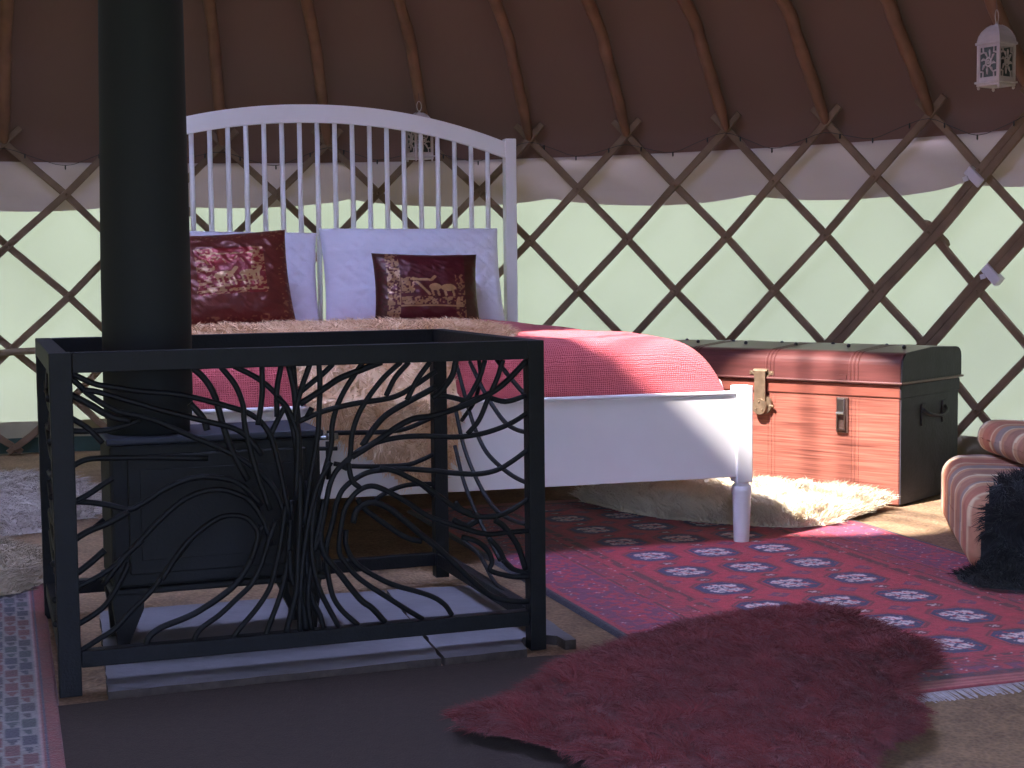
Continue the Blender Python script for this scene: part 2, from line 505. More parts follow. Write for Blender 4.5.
# second lath of each pair where the sections overlap
slat('lath', 20, 1, 14, 7, -.006, trB, shift=-.0128)
slat('lath', 22, 1, 16, 7, -.006, trA, shift=.0128)
# rounded stub ends of the crossing laths
def stub(i, k, parent, sh, dr):
    t = ang(i) + sh; z = ZT - DZ * (k - 1)
    a = ring(t + .014, z + .04, dr); b = ring(t - .016, z - .045, dr)
    bm = bmesh.new(); n = 8
    pts = [a.lerp(b, q / n) for q in range(n + 1)]
    tube(bm, pts, [.006] + [.014] * (n - 1) + [.006], 8)
    return obj('lath_end', bm, M['slat'], parent, True)
stub(18, 3, trA, -.004, .017); stub(18, 5, trA, .004, .017)
# white straps
def tie(i, k, lab):
    t = ang(i); z = ZT - DZ * (k - 1)
    p = ring(t, z, -.004)
    bm = bmesh.new()
    nr = Vector((math.cos(t), math.sin(t), 0)); tg = (ring(ang(i - .5), z + DZ * .5, 0) - ring(ang(i + .5), z - DZ * .5, 0)).normalized()
    tg = (ring(ang(i + .5), z + DZ * .5) - ring(ang(i - .5), z - DZ * .5)).normalized()
    sd = tg.cross(nr).normalized()
    mt = Matrix((sd, tg, nr)).transposed().to_4x4(); mt.translation = p
    box(bm, -.036, .036, -.017, .017, -.015, .015, bev=.004, mtx=mt)
    box(bm, -.006, .010, -.036, -.018, -.018, -.014, mtx=mt @ Matrix.Rotation(.5, 4, 'Z'))
    return tag(obj('strap', bm, M['tie']), lab, 'strap', None)
tie(18.92, 2.1, 'white cloth strap tied round doubled trellis laths on the cream band')
tie(19.27, 3.72, 'white cloth strap tied round doubled trellis laths above the striped bolster')

# roof poles
pole_names = {0: 'bent wooden roof pole at the far left, left of the black flue', 2: 'bent wooden roof pole mostly hidden behind the black flue',
    4: 'bent wooden roof pole just right of the flue above the headboard', 6: 'bent wooden roof pole above the middle of the headboard arch',
    8: 'bent wooden roof pole with the small pale lantern hung before it', 10: 'bent wooden roof pole rising beside the headboard right post',
    12: 'first bent wooden roof pole right of the headboard post pole', 14: 'bent wooden roof pole above the right end of the bed',
    16: 'bent wooden roof pole above the left end of the trunk', 18: 'bent wooden roof pole above the right end of the trunk', 20: 'bent wooden roof pole carrying the larger white lantern at right',
    -2: 'bent wooden roof pole next left of the one at the picture edge', 22: 'bent wooden roof pole next right of the large lantern'}
HOOKS = {}
for i, lab in sorted(pole_names.items()):
    t = ang(i)
    zz = ZT - .01
    pts = [ring(t, z, -a - .0) for a, z in PROF]
    fine = catmull(pts[:-1], 5) + [pts[-2].lerp(pts[-1], q / 4) for q in range(1, 5)]
    jit = random.uniform(-.006, .006)
    L = len(fine)
    rr = [(.014 + .008 * min(1, q / 8)) * (1 + .04 * math.sin(q + i)) for q in range(L)]
    rr[0] = .009
    bm = bmesh.new(); tube(bm, fine, rr, 10)
    tag(obj('roof_pole', bm, M['pole'], None, True), lab, 'roof pole', 'bent roof poles under the brown canvas')
    HOOKS[i] = fine

# crown ring with spokes, above the frame
crown = thing('crown_wheel', 'round wooden crown wheel at the top of the roof, above the picture', 'roof crown', (CX, CY, ZC))
bm = bmesh.new()
tube(bm, [(.545 * math.cos(2 * PI * k / 48), .545 * math.sin(2 * PI * k / 48), .01) for k in range(48)], .032, 8, closed=True)
obj('rim', bm, M['pole'], crown, True)
for k in range(2):
    a = PI / 4 + k * PI / 2
    for s in (-.06, .06):
        bm = bmesh.new()
        o0 = Vector((-math.sin(a), math.cos(a), 0)) * s; d = Vector((math.cos(a), math.sin(a), 0)) * .54
        tube(bm, [o0 - d, o0 - d * .5 + Vector((0, 0, .08)), o0 + Vector((0, 0, .11)), o0 + d * .5 + Vector((0, 0, .08)), o0 + d], .011, 8)
        obj('spoke', bm, M['pole'], crown, True)

# wooden batten at the left
pts = [ring(ang(x), .40 + .004 * math.sin(x * 3), -.025) for x in np.linspace(-3.5, .85, 12)]
bm = bmesh.new(); tube(bm, pts, .013, 8)
tag(obj('wooden_rod', bm, M['batten'], None, True), 'weathered wooden rod tied level across the trellis at far left', 'rod')

# string of lights
lights = thing('string_lights', 'thin dark cable of tiny unlit bulbs looped along the top of the trellis', 'string lights')
pts = []
for i in np.arange(-4, 24.1, .5):
    ph = (i % 2) / 2
    sag = .05 * (1 - abs(2 * ph - 1)) ** 1 + .012 * math.sin(i * 1.7)
    pts.append(ring(ang(float(i)) if i >= 0 and i <= 19 else ang(i), 1.17 - sag, -.02))
bm = bmesh.new(); fp = catmull(pts, 3); tube(bm, fp, .0011, 5)
obj('cable', bm, M['cable'], lights, True)
for q in range(2, len(fp) - 1, 4):
    bm = bmesh.new(); tube(bm, [fp[q] + Vector((0, 0, .002)), fp[q] + Vector((0, 0, -.011)), fp[q] + Vector((0, 0, -.016))], [.0025, .003, .001], 6)
    obj('bulb', bm, M['cable'], lights, True)

# ------------------------------------------------------------------ lanterns
def lantern(loc, rotz, scale, label):
    t = thing('hanging_lantern', label, 'lantern', loc, rotz)
    t.scale = (1, 1, 1)
    s = scale; H = .0
    w = .045 * s
    # local z: 0 = bottom of feet ; ring top = .235
    bm = bmesh.new()
    tube(bm, [(.0135 * s * math.cos(a), .003 * math.cos(a), (.213 + .019 * math.sin(a)) * s) for a in np.linspace(0, 2 * PI, 20, endpoint=False)], .0016 * s, 6, closed=True)
    obj('ring', bm, M['lantern'], t, True)
    bm = bmesh.new()
    q = math.sqrt(2)
    prof = [(.047 * q, .137), (.046 * q, .142), (.043 * q, .155), (.036 * q, .168), (.025 * q, .180), (.012 * q, .188), (.006, .190), (.006, .197)]
    rings_ = []
    lathe(bm, [(a * s, b * s) for a, b in prof], square=True, rot=PI / 4)
    for k in range(4):
        a0 = PI / 4 + k * PI / 2
        tube(bm, [(a * s * math.cos(a0), a * s * math.sin(a0), b * s) for a, b in prof[:-2]], .002 * s, 5)
    dome = obj('dome', bm, M['lantern'], t)
    bm = bmesh.new()
    box(bm, -.052 * s, .052 * s, -.052 * s, .052 * s, .130 * s, .138 * s, bev=.002 * s)
    box(bm, -.053 * s, .053 * s, -.053 * s, .053 * s, .018 * s, .024 * s, bev=.002 * s)
    box(bm, -.048 * s, .048 * s, -.048 * s, .048 * s, .010 * s, .018 * s, bev=.002 * s)
    for sx in (-1, 1):
        for sy in (-1, 1):
            box(bm, (sx * .043 - .004) * s, (sx * .043 + .004) * s, (sy * .043 - .004) * s, (sy * .043 + .004) * s, .024 * s, .130 * s)
    obj('frame', bm, M['lantern'], t)
    for k in range(4):
        bm = bmesh.new()
        z0, z1 = .036, .122
        y = -.044
        # pierced panel: rim, ring, petals
        for (a, b, c_, d) in ((-.041, .041, .024, .036), (-.041, .041, .122, .131), (-.041, -.034, .036, .122), (.034, .041, .036, .122)):
            box(bm, a * s, b * s, (y - .001) * s, (y + .001) * s, c_ * s, d * s)
        zc = (z0 + z1) / 2
        for rad, th in ((.011, .003), (.004, .003)):
            tube(bm, [(rad * s * math.cos(a), y * s, (zc + rad * 1.15 * math.sin(a)) * s) for a in np.linspace(0, 2 * PI, 16, endpoint=False)], th * s, 5, closed=True)
        for a in np.arange(8) * PI / 4 + PI / 8:
            x0, zz0 = .014 * math.cos(a), .016 * math.sin(a)
            x1, zz1 = .03 * math.cos(a + .25), .036 * math.sin(a + .25)
            x1 = max(-.034, min(.034, x1))
            tube(bm, [(x0 * s, y * s, (zc + zz0) * s), ((x0 + x1) / 2 * s, y * s, (zc + (zz0 + zz1) / 2 + .004) * s), (x1 * s, y * s, (zc + zz1) * s)], [.002 * s, .0045 * s, .002 * s], 5)
        for sx in (-1, 1):
            for sz in (-1, 1):
                tube(bm, [(sx * .034 * s, y * s, (zc + sz * .026) * s), (sx * .022 * s, y * s, (zc + sz * .028) * s), (sx * .023 * s, y * s, (zc + sz * .043) * s)], .0032 * s, 5)
        bmesh.ops.rotate(bm, cent=(0, 0, 0), matrix=Matrix.Rotation(k * PI / 2, 3, 'Z'), verts=bm.verts)
        obj('pierced_panel', bm, M['lantern'], t)
        bm = bmesh.new(); box(bm, -.036 * s, .036 * s, -.0405 * s, -.0395 * s, .034 * s, .124 * s)
        bmesh.ops.rotate(bm, cent=(0, 0, 0), matrix=Matrix.Rotation(k * PI / 2, 3, 'Z'), verts=bm.verts)
        if k in (1, 3): obj('glass_pane', bm, M['glass_pale'], t)
        else: bm.free()
    for sx in (-1, 1):
        for sy in (-1, 1):
            bm = bmesh.new(); bmesh.ops.create_icosphere(bm, subdivisions=2, radius=.0055 * s, matrix=Matrix.Translation((sx * .042 * s, sy * .042 * s, .006 * s)))
            obj('foot', bm, M['lantern'], t, True)
    for ch in t.children:
        for v in ch.data.vertices: v.co.x *= .83; v.co.y *= .83
    bm = bmesh.new()
    tube(bm, [(0, 0, .228 * s), (0, 0, .242 * s), (0, .004, .262 * s)], .0012, 5)
    obj('hook', bm, M['steel_old'], t, True)
    return t
lantern((1.461, 4.522, 1.216), .62, 1.02, 'white pierced metal lantern hanging high at the right, against the brown roof')
lantern((-.337, 5.63, 1.1), .55, .97, 'small white pierced lantern seen through the headboard spindles')

# ------------------------------------------------------------------ bed
BX, BY, BYAW = -.8887, 3.2423, .2865
U0, U1 = .06, 1.55
BL = 2.07
bed = thing('bed_frame', 'white painted wooden double bed frame with arched spindle headboard', 'bed', (BX, BY, 0), BYAW)
W = M['white_paint']
PW = .043
for x in (U0, U1 - PW):
    bm = bmesh.new(); box(bm, x, x + PW, BL - PW, BL, 0, 1.183, bev=.003)
    obj('headboard_post', bm, W, bed)
ux0, ux1 = U0 + PW, U1 - PW
def arch(x, base, rise):
    s = (x - (ux0 + ux1) / 2) / ((ux1 - ux0) / 2)
    return base + rise * (1 - abs(s) ** 2.1)
bm = bmesh.new()
n = 48; prev = None
for q in range(n + 1):
    x = ux0 + (ux1 - ux0) * q / n
    zt = arch(x, 1.172, .122); zb = arch(x, 1.113, .117)
    cur = [bm.verts.new((x, y, z)) for y, z in ((BL - .034, zb), (BL - .010, zb), (BL - .010, zt), (BL - .034, zt))]
    if prev:
        for k in range(4): bm.faces.new((prev[k], prev[(k + 1) % 4], cur[(k + 1) % 4], cur[k]))
    else: bm.faces.new(cur)
    prev = cur
bm.faces.new(list(reversed(prev)))
obj('arched_rail', bm, W, bed)
bxo('headboard_rail', (ux0, ux1, BL - .034, BL - .010, .42, .50), W, bed)
bxo('added_light_block', (ux0, ux1, BL - .034, BL - .010, .03, .41), W, bed)  # unseen panel, added to block wall light from behind and darken under the bed
ns = 21
for q in range(ns):
    x = ux0 + (ux1 - ux0) * (q + 1) / (ns + 1)
    bm = bmesh.new(); zt = arch(x, 1.113, .117) + .006
    lathe(bm, [(.0085, .495), (.0095, .6), (.0095, .9), (.0085, zt)], 10, (x, BL - .022))
    obj('spindle', bm, W, bed, True)
bxo('footboard', (U0 + PW, U1 - PW, .008, .032, .172, .378), W, bed)
bxo('cap_moulding', (U0 + PW, U1 - PW, .004, .038, .378, .386), W, bed, bev=.003)
bxo('side_rail', (U1 - .032, U1 - .010, PW, BL - PW, .172, .34), W, bed)
bxo('side_rail', (U0 + .010, U0 + .032, PW, BL - PW, .172, .34), W, bed)
for x in (U0, U1 - PW):
    cx_ = x + PW / 2
    bm = bmesh.new()
    box(bm, x, x + PW, 0, PW, .158, .4, bev=.003)
    lathe(bm, [(.015, 0), (.019, .004), (.020, .02), (.0235, .12), (.0255, .138), (.024, .148), (.018, .154), (.018, .16)], 24, (cx_, PW / 2))
    obj('bed_leg', bm, W, bed)
for q in range(9):
    bxo('bed_slat', (U0 + .03, U1 - .03, .18 + q * .2, .25 + q * .2, .255, .27), M['slat'], bed, bev=0)

def bed_world(u, v, z):
    c, s = math.cos(BYAW), math.sin(BYAW)
    return BX + u * c - v * s, BY + u * s + v * c, z

# mattress
mt = thing('mattress', 'white mattress on the bed, covered by the red bedspread', 'mattress', (BX, BY, 0), BYAW)
bxo('mattress_core', (U0 + .045, U1 - .045, .05, BL - .045, .271, .42), M['pillow'], mt, bev=.03)

# bedspread: heightfield puffed over the mattress
def bed_z(u, v):
    d1 = np.clip(np.minimum(u - (U0 + .035), (U1 - .045) - u) / .17, 0, 1)
    d2 = np.clip((v - .04) / .12, 0, 1)
    d3 = np.clip((BL - .05 - v) / .1, 0, 1)
    p = (1 - (1 - d1) ** 2.6) ** (1 / 2.2) * (1 - (1 - d2) ** 2.8) ** (1 / 2.4) * (1 - (1 - d3) ** 2.8) ** (1 / 2.4)
    w = .006 * vnoise(u * 9, v * 4, 3) + .004 * vnoise(u * 21 + v * 13, v * 10, 8) + .008 * vnoise(u * 2.6, v * 2.6, 5)
    return .345 + .165 * p + w * p
def bedspread_mat():
    m = mat('crimson_waffle_cotton', rgb(196, 88, 96), .9, noise=.12, scale=14, sheen=.1)
    nt = m.node_tree; N = nt.nodes; L = nt.links
    tc = N['Texture Coordinate']
    outs = []
    for d in ('X', 'Y'):
        w = N.new('ShaderNodeTexWave'); w.bands_direction = d; w.inputs['Scale'].default_value = 62; w.inputs['Distortion'].default_value = 3.5; w.inputs['Detail'].default_value = 2
        L.new(tc.outputs['Object'], w.inputs['Vector']); outs.append(w)
    w = N.new('ShaderNodeTexWave'); w.bands_direction = 'Z'; w.inputs['Scale'].default_value = 62; w.inputs['Distortion'].default_value = 3.5
    L.new(tc.outputs['Object'], w.inputs['Vector'])
    ad = N.new('ShaderNodeMath'); L.new(outs[0].outputs['Fac'], ad.inputs[0]); L.new(outs[1].outputs['Fac'], ad.inputs[1])
    ad2 = N.new('ShaderNodeMath'); L.new(ad.outputs[0], ad2.inputs[0]); L.new(w.outputs['Fac'], ad2.inputs[1])
    bp = N.new('ShaderNodeBump'); bp.inputs['Strength'].default_value = .45; bp.inputs['Distance'].default_value = .003
    L.new(ad2.outputs[0], bp.inputs['Height']); L.new(bp.outputs['Normal'], N['Principled BSDF'].inputs['Normal'])
    return m
nu, nv = 200, 240
uu = np.concatenate([np.linspace(U0 + .035, U0 + .2, 40), np.linspace(U0 + .2, U1 - .21, nu - 80)[1:], np.linspace(U1 - .21, U1 - .045, 42)[1:]])
vv = np.concatenate([np.linspace(.04, .16, 50), np.linspace(.16, BL - .05, nv - 50)[1:]])
UU, VV = np.meshgrid(uu, vv, indexing='ij')
ZZ = bed_z(UU, VV)
ZZ[0, :] = .30; ZZ[-1, :] = .30; ZZ[:, 0] = .36; ZZ[:, -1] = .30
sp = np_mesh('bedspread', np.stack([UU, VV, ZZ], -1).reshape(-1, 3), grid_faces(len(uu), len(vv)), bedspread_mat())
sp.location = (BX, BY, 0); sp.rotation_euler.z = BYAW
md = sp.modifiers.new('thick', 'SOLIDIFY'); md.thickness = .006; md.offset = -1
tag(sp, 'crimson textured cotton bedspread covering the white bed', 'bedspread')

# pillows and cushions: local x = width, z = height, y = thickness
def pillow(name, w, h, t, m, label, cat, u, v, z, tilt, roll=0, yaw=0, seed=0, colf=None, group=None, sq=.06, n=90, quilt=0, power=.42):
    V = []; C = []
    s = np.linspace(-1, 1, n)
    A, B = np.meshgrid(s, s, indexing='ij')
    pinch = lambda q: 1 - sq * (1 - q * q)
    X = A * w / 2 * pinch(B); Z = B * h / 2 * pinch(A)
    T = ((1 - np.abs(A) ** 2.6) * (1 - np.abs(B) ** 2.6)) ** power
    wr = .05 * vnoise(A * 5 + 9, B * 5 + 3, seed) + .04 * vnoise(A * 11 + B * 6 + 50, B * 9 + 30, seed + 1)
    if quilt:
        wr = wr + quilt * (np.minimum(np.abs(np.sin((A * w + B * h) * 26)), np.abs(np.sin((A * w - B * h) * 26))) ** .5)
    # crease rays at the corners
    Yf = -t / 2 * T * (1 + wr * 2 - .06); Yb = t / 2 * T
    Vf = np.stack([X, Yf, Z], -1).reshape(-1, 3); Vb = np.stack([X, Yb, Z], -1).reshape(-1, 3)
    f = grid_faces(n, n); V = np.concatenate([Vf, Vb]); Fa = np.concatenate([f, f[:, ::-1] + n * n])
    cols = None
    if colf is not None:
        c = colf(A, B).reshape(-1, 3); cols = np.concatenate([c, c])
    o = np_mesh(name, V, Fa, m, None, True, cols)
    x, y, zz = bed_world(u, v, z)
    o.rotation_mode = 'XYZ'
    mw = Matrix.Translation((x, y, zz)) @ Matrix.Rotation(BYAW + yaw, 4, 'Z') @ Matrix.Rotation(-tilt, 4, 'X') @ Matrix.Rotation(roll, 4, 'Y') @ Matrix.Translation((0, 0, h / 2))
    o.matrix_world = mw
    return tag(o, label, cat, group)

pillow('pillow', .665, .375, .16, M['pillow'], 'white quilted pillow against the headboard, behind the wide brocade cushion', 'pillow', 1.125, 1.87, .487, .28, seed=3, quilt=.05, sq=.03, group='white pillows against the headboard')
pillow('pillow', .68, .365, .15, M['pillow'], 'white quilted pillow standing behind the square brocade cushion at left', 'pillow', .44, 1.89, .49, .30, roll=.02, seed=6, quilt=.06, sq=.03, group='white pillows against the headboard')

GOLD = np.array([lin(172), lin(132), lin(92)]); RED = np.array([lin(118), lin(26), lin(30)]); BROWN = np.array([lin(100), lin(42), lin(34)])
DKBR = np.array([lin(70), lin(34), lin(24)])
def stroke(A, B, pts, w):
    d = np.full(A.shape, 9.)
    for (x0, y0), (x1, y1) in zip(pts, pts[1:]):
        dx, dy = x1 - x0, y1 - y0
        t = np.clip(((A - x0) * dx + (B - y0) * dy) / (dx * dx + dy * dy + 1e-9), 0, 1)
        d = np.minimum(d, np.hypot(A - x0 - t * dx, B - y0 - t * dy))
    return d < w
def ell(A, B, x, y, rx, ry): return ((A - x) / rx) ** 2 + ((B - y) / ry) ** 2 < 1
def blend(c, mask, col, k=1.0):
    c[mask] = c[mask] * (1 - k) + col * k
def cush_square(A, B):
    c = np.tile(BROWN, A.shape + (1,)).reshape(A.shape + (3,)).copy()
    n1 = vnoise(A * 24 + 40, B * 34 + 40, 4); n2 = vnoise(A * 9 + 20, B * 12 + 20, 2)
    pan = (np.abs(A) < .58) & (B > -.38) & (B < .62)
    blend(c, pan, RED)
    blend(c, (np.abs(A) < .52) & (B > .28) & (B < .6), RED * 1.5, .6)
    blend(c, pan & (n1 * .6 + n2 * .5 > .62) & ((A < -.22) | (A > .34) | (B < -.1)), GOLD, .75)
    blend(c, (np.abs(A) < .5) & (np.abs(B - .48) < .02) & (n1 > .35), GOLD)
    blend(c, (np.abs(A) < .6) & (np.abs(B + .3) < .025) & (n1 > .3), GOLD)
    for cx_ in (-.12, .3):
        blend(c, ell(A, B, cx_, .03, .17, .075) & (n1 > .28), GOLD)
        blend(c, stroke(A, B, [(cx_ + .13, .06), (cx_ + .2, .16)], .035), GOLD)
        for lx in (-.13, -.05, .06, .14): blend(c, stroke(A, B, [(cx_ + lx, .0), (cx_ + lx + .04, -.2)], .016), GOLD)
    for k in range(9): blend(c, stroke(A, B, [(-.42 + k * .1, .36), (-.38 + k * .1, .28 + .06 * (k % 3))], .012), GOLD, .8)
    blend(c, (np.maximum(np.abs(A), np.abs(B)) > .8) & (n1 > .72), GOLD, .35)
    return c
def cush_wide(A, B):
    c = np.tile(np.array([lin(84), lin(26), lin(32)]), A.shape + (1,)).reshape(A.shape + (3,)).copy()
    n1 = vnoise(A * 34 + 40, B * 24 + 40, 14); n2 = vnoise(A * 10 + 20, B * 9 + 20, 12)
    blend(c, (A < -.78) & (n1 > .3), DKBR)
    blend(c, (A > -.8) & (A < -.56) & (n1 > .42), GOLD, .75)
    blend(c, (A > .52) & (A < .72) & (n1 > .55) & (B < .35), GOLD, .55)
    blend(c, (A > .72), DKBR)
    blend(c, (A > -.54) & (A < .66) & (B > -.52) & (B < -.3) & (n1 * .6 + n2 * .4 > .46), GOLD, .75)
    blend(c, (A > -.56) & (A < .66) & (np.abs(B + .56) < .022), GOLD, .8)
    blend(c, (A > -.54) & (A < -.28) & (B > -.2) & (B < .26) & (n1 > .38), GOLD, .85)
    blend(c, stroke(A, B, [(-.3, .2), (.05, .18), (.12, .28)], .035), GOLD)
    blend(c, stroke(A, B, [(-.25, .12), (-.05, -.15), (.0, -.24)], .03), GOLD)
    blend(c, ell(A, B, .12, -.02, .12, .1), GOLD); blend(c, ell(A, B, .38, -.04, .15, .1), GOLD)
    for lx in (.05, .16, .3, .46): blend(c, stroke(A, B, [(lx, -.08), (lx + .03, -.26)], .025), GOLD, .9)
    return c
def brocade(name):
    m = mat(name, (1, 1, 1, 1), .38, .25, noise=.18, scale=26, bump=.3, bscale=45, attr='tint')
    return m
M['brocade'] = brocade('silk_brocade')
pillow('cushion', .405, .335, .13, M['brocade'], 'square red brown silk cushion with gold figures, at left beside the flue', 'cushion', .452, 1.60, .505, .30, roll=-.06, yaw=.0, seed=9, colf=cush_square, n=170, sq=.05, group='gold brocade cushions')
pillow('cushion', .375, .255, .10, M['brocade'], 'wide dark red silk cushion with gold border, before the right pillow', 'cushion', 1.115, 1.66, .505, .25, roll=.02, seed=12, colf=cush_wide, n=170, sq=.05, group='gold brocade cushions')

# tan and cream sheepskin over the foot of the bed
def drape(s, t):
    """s along bed width, t: 0 at footboard line, >0 over the bed, <0 hanging down outside"""
    on = t > .0
    v = np.where(on, .015 + t, -.012 - .01 * vnoise(s * 8, t * 8, 4) + 0 * t)
    ztop = bed_z(s, np.maximum(v, .1)) + .004
    k = np.clip(t / .1, 0, 1)
    zon = .405 + (ztop - .405) * (1 - (1 - k) ** 2)
    z = np.where(on, zon, .405 + t)
    P = np.stack([s, v, z], 1)
    kk = np.clip(t / .12, 0, 1)[:, None]
    N = np.array([0, -1., 0]) * (1 - kk) + np.array([0, 0, 1.]) * kk
    N /= np.linalg.norm(N, axis=1)[:, None]
    return P, N
def fur_mat(name, c, rough=.8):
    m = mat(name, c, rough, attr='tint', sheen=.15)
    return m
M['fur_cream'] = fur_mat('fleece_cream', rgb(230, 215, 190))
M['fur_red'] = fur_mat('fleece_burgundy', rgb(140, 40, 55))
M['fur_black'] = fur_mat('fleece_black', rgb(25, 28, 34))
def T_(r, g, b): return (lin(r), lin(g), lin(b))
poly = [(.02, .14), (.02, .30), (.10, .42), (.3, .47), (.55, .50), (.78, .56), (.93, .52), (1.0, .40), (1.0, .20), (.93, .14), (.84, .11), (.795, .06),
        (.785, -.05), (.78, -.13), (.745, -.19), (.66, -.2), (.60, -.15), (.545, -.115), (.50, -.08), (.455, -.04), (.43, .02), (.37, .10), (.2, .13)]
o = fleece('sheepskin', poly, drape, M['fur_cream'], 26000, .03, .0026, thick=.028, lean=.7, curl=.5, clump=.022, seed=31, up=.55,
           tints=(T_(206, 160, 120), T_(246, 214, 180)), flow=(0, -.25))
o.location = (BX, BY, 0); o.rotation_euler.z = BYAW
tag(o, 'tan and cream curly sheepskin laid over the foot end of the bed', 'sheepskin')

# ------------------------------------------------------------------ fireguard
FX, FY, FYAW = -.7438, 2.3869, .3407
FW, FD, FH = .851, .629, .5646
guard = thing('fireguard', 'black wrought iron fireguard with flowing branch-like bars around the stove', 'fireguard', (FX, FY, 0), FYAW)
IR = M['iron']; PS = .036
SLABZ = .018
for (x, y, z0) in ((0, 0, 0), (FW - .030, 0, 0), (FW - .030, FD - .03, SLABZ + .001), (0, FD - .03, 0)):
    w = PS if x == 0 and y == 0 else .030
    bxo('post', (x, x + w, y, y + w, z0, FH), IR, guard, bev=.0015)
e = .0005
bxo('top_rail', (PS + e, FW - .030 - e, 0, .030, FH - .033, FH), IR, guard, bev=.0015)
bxo('top_rail', (.030 + e, FW - .030 - e, FD - .030, FD, FH - .033, FH), IR, guard, bev=.0015)
bxo('top_rail', (0, .030, PS + e, FD - .030 - e, FH - .033, FH), IR, guard, bev=.0015)
bxo('top_rail', (FW - .030, FW, .030 + e, FD - .030 - e, FH - .033, FH), IR, guard, bev=.0015)
bxo('bottom_rail', (PS + e, FW - .030 - e, 0.004, .030, .046, .073), IR, guard, bev=.0015)
bxo('bottom_rail', (.030 + e, FW - .030 - e, FD - .028, FD - .004, .046, .073), IR, guard, bev=.0015)
bxo('bottom_rail', (.004, .028, PS + e, FD - .030 - e, .046, .073), IR, guard, bev=.0015)
bxo('bottom_rail', (FW - .028, FW - .004, .030 + e, FD - .030 - e, .046, .073), IR, guard, bev=.0015)

cF, sF = math.cos(FYAW), math.sin(FYAW)
def on_plane(px, py, axis, off):
    """traced point -> guard-local point lying in one of its flat panels"""
    d = view_ray(px, py)
    o0 = Vector((0 - FX, 0 - FY, CAM_H))
    ol = Vector((o0.x * cF + o0.y * sF, -o0.x * sF + o0.y * cF, o0.z)); dl = Vector((d.x * cF + d.y * sF, -d.x * sF + d.y * cF, d.z))
    k = (off - ol[axis]) / dl[axis]
    return ol + dl * k

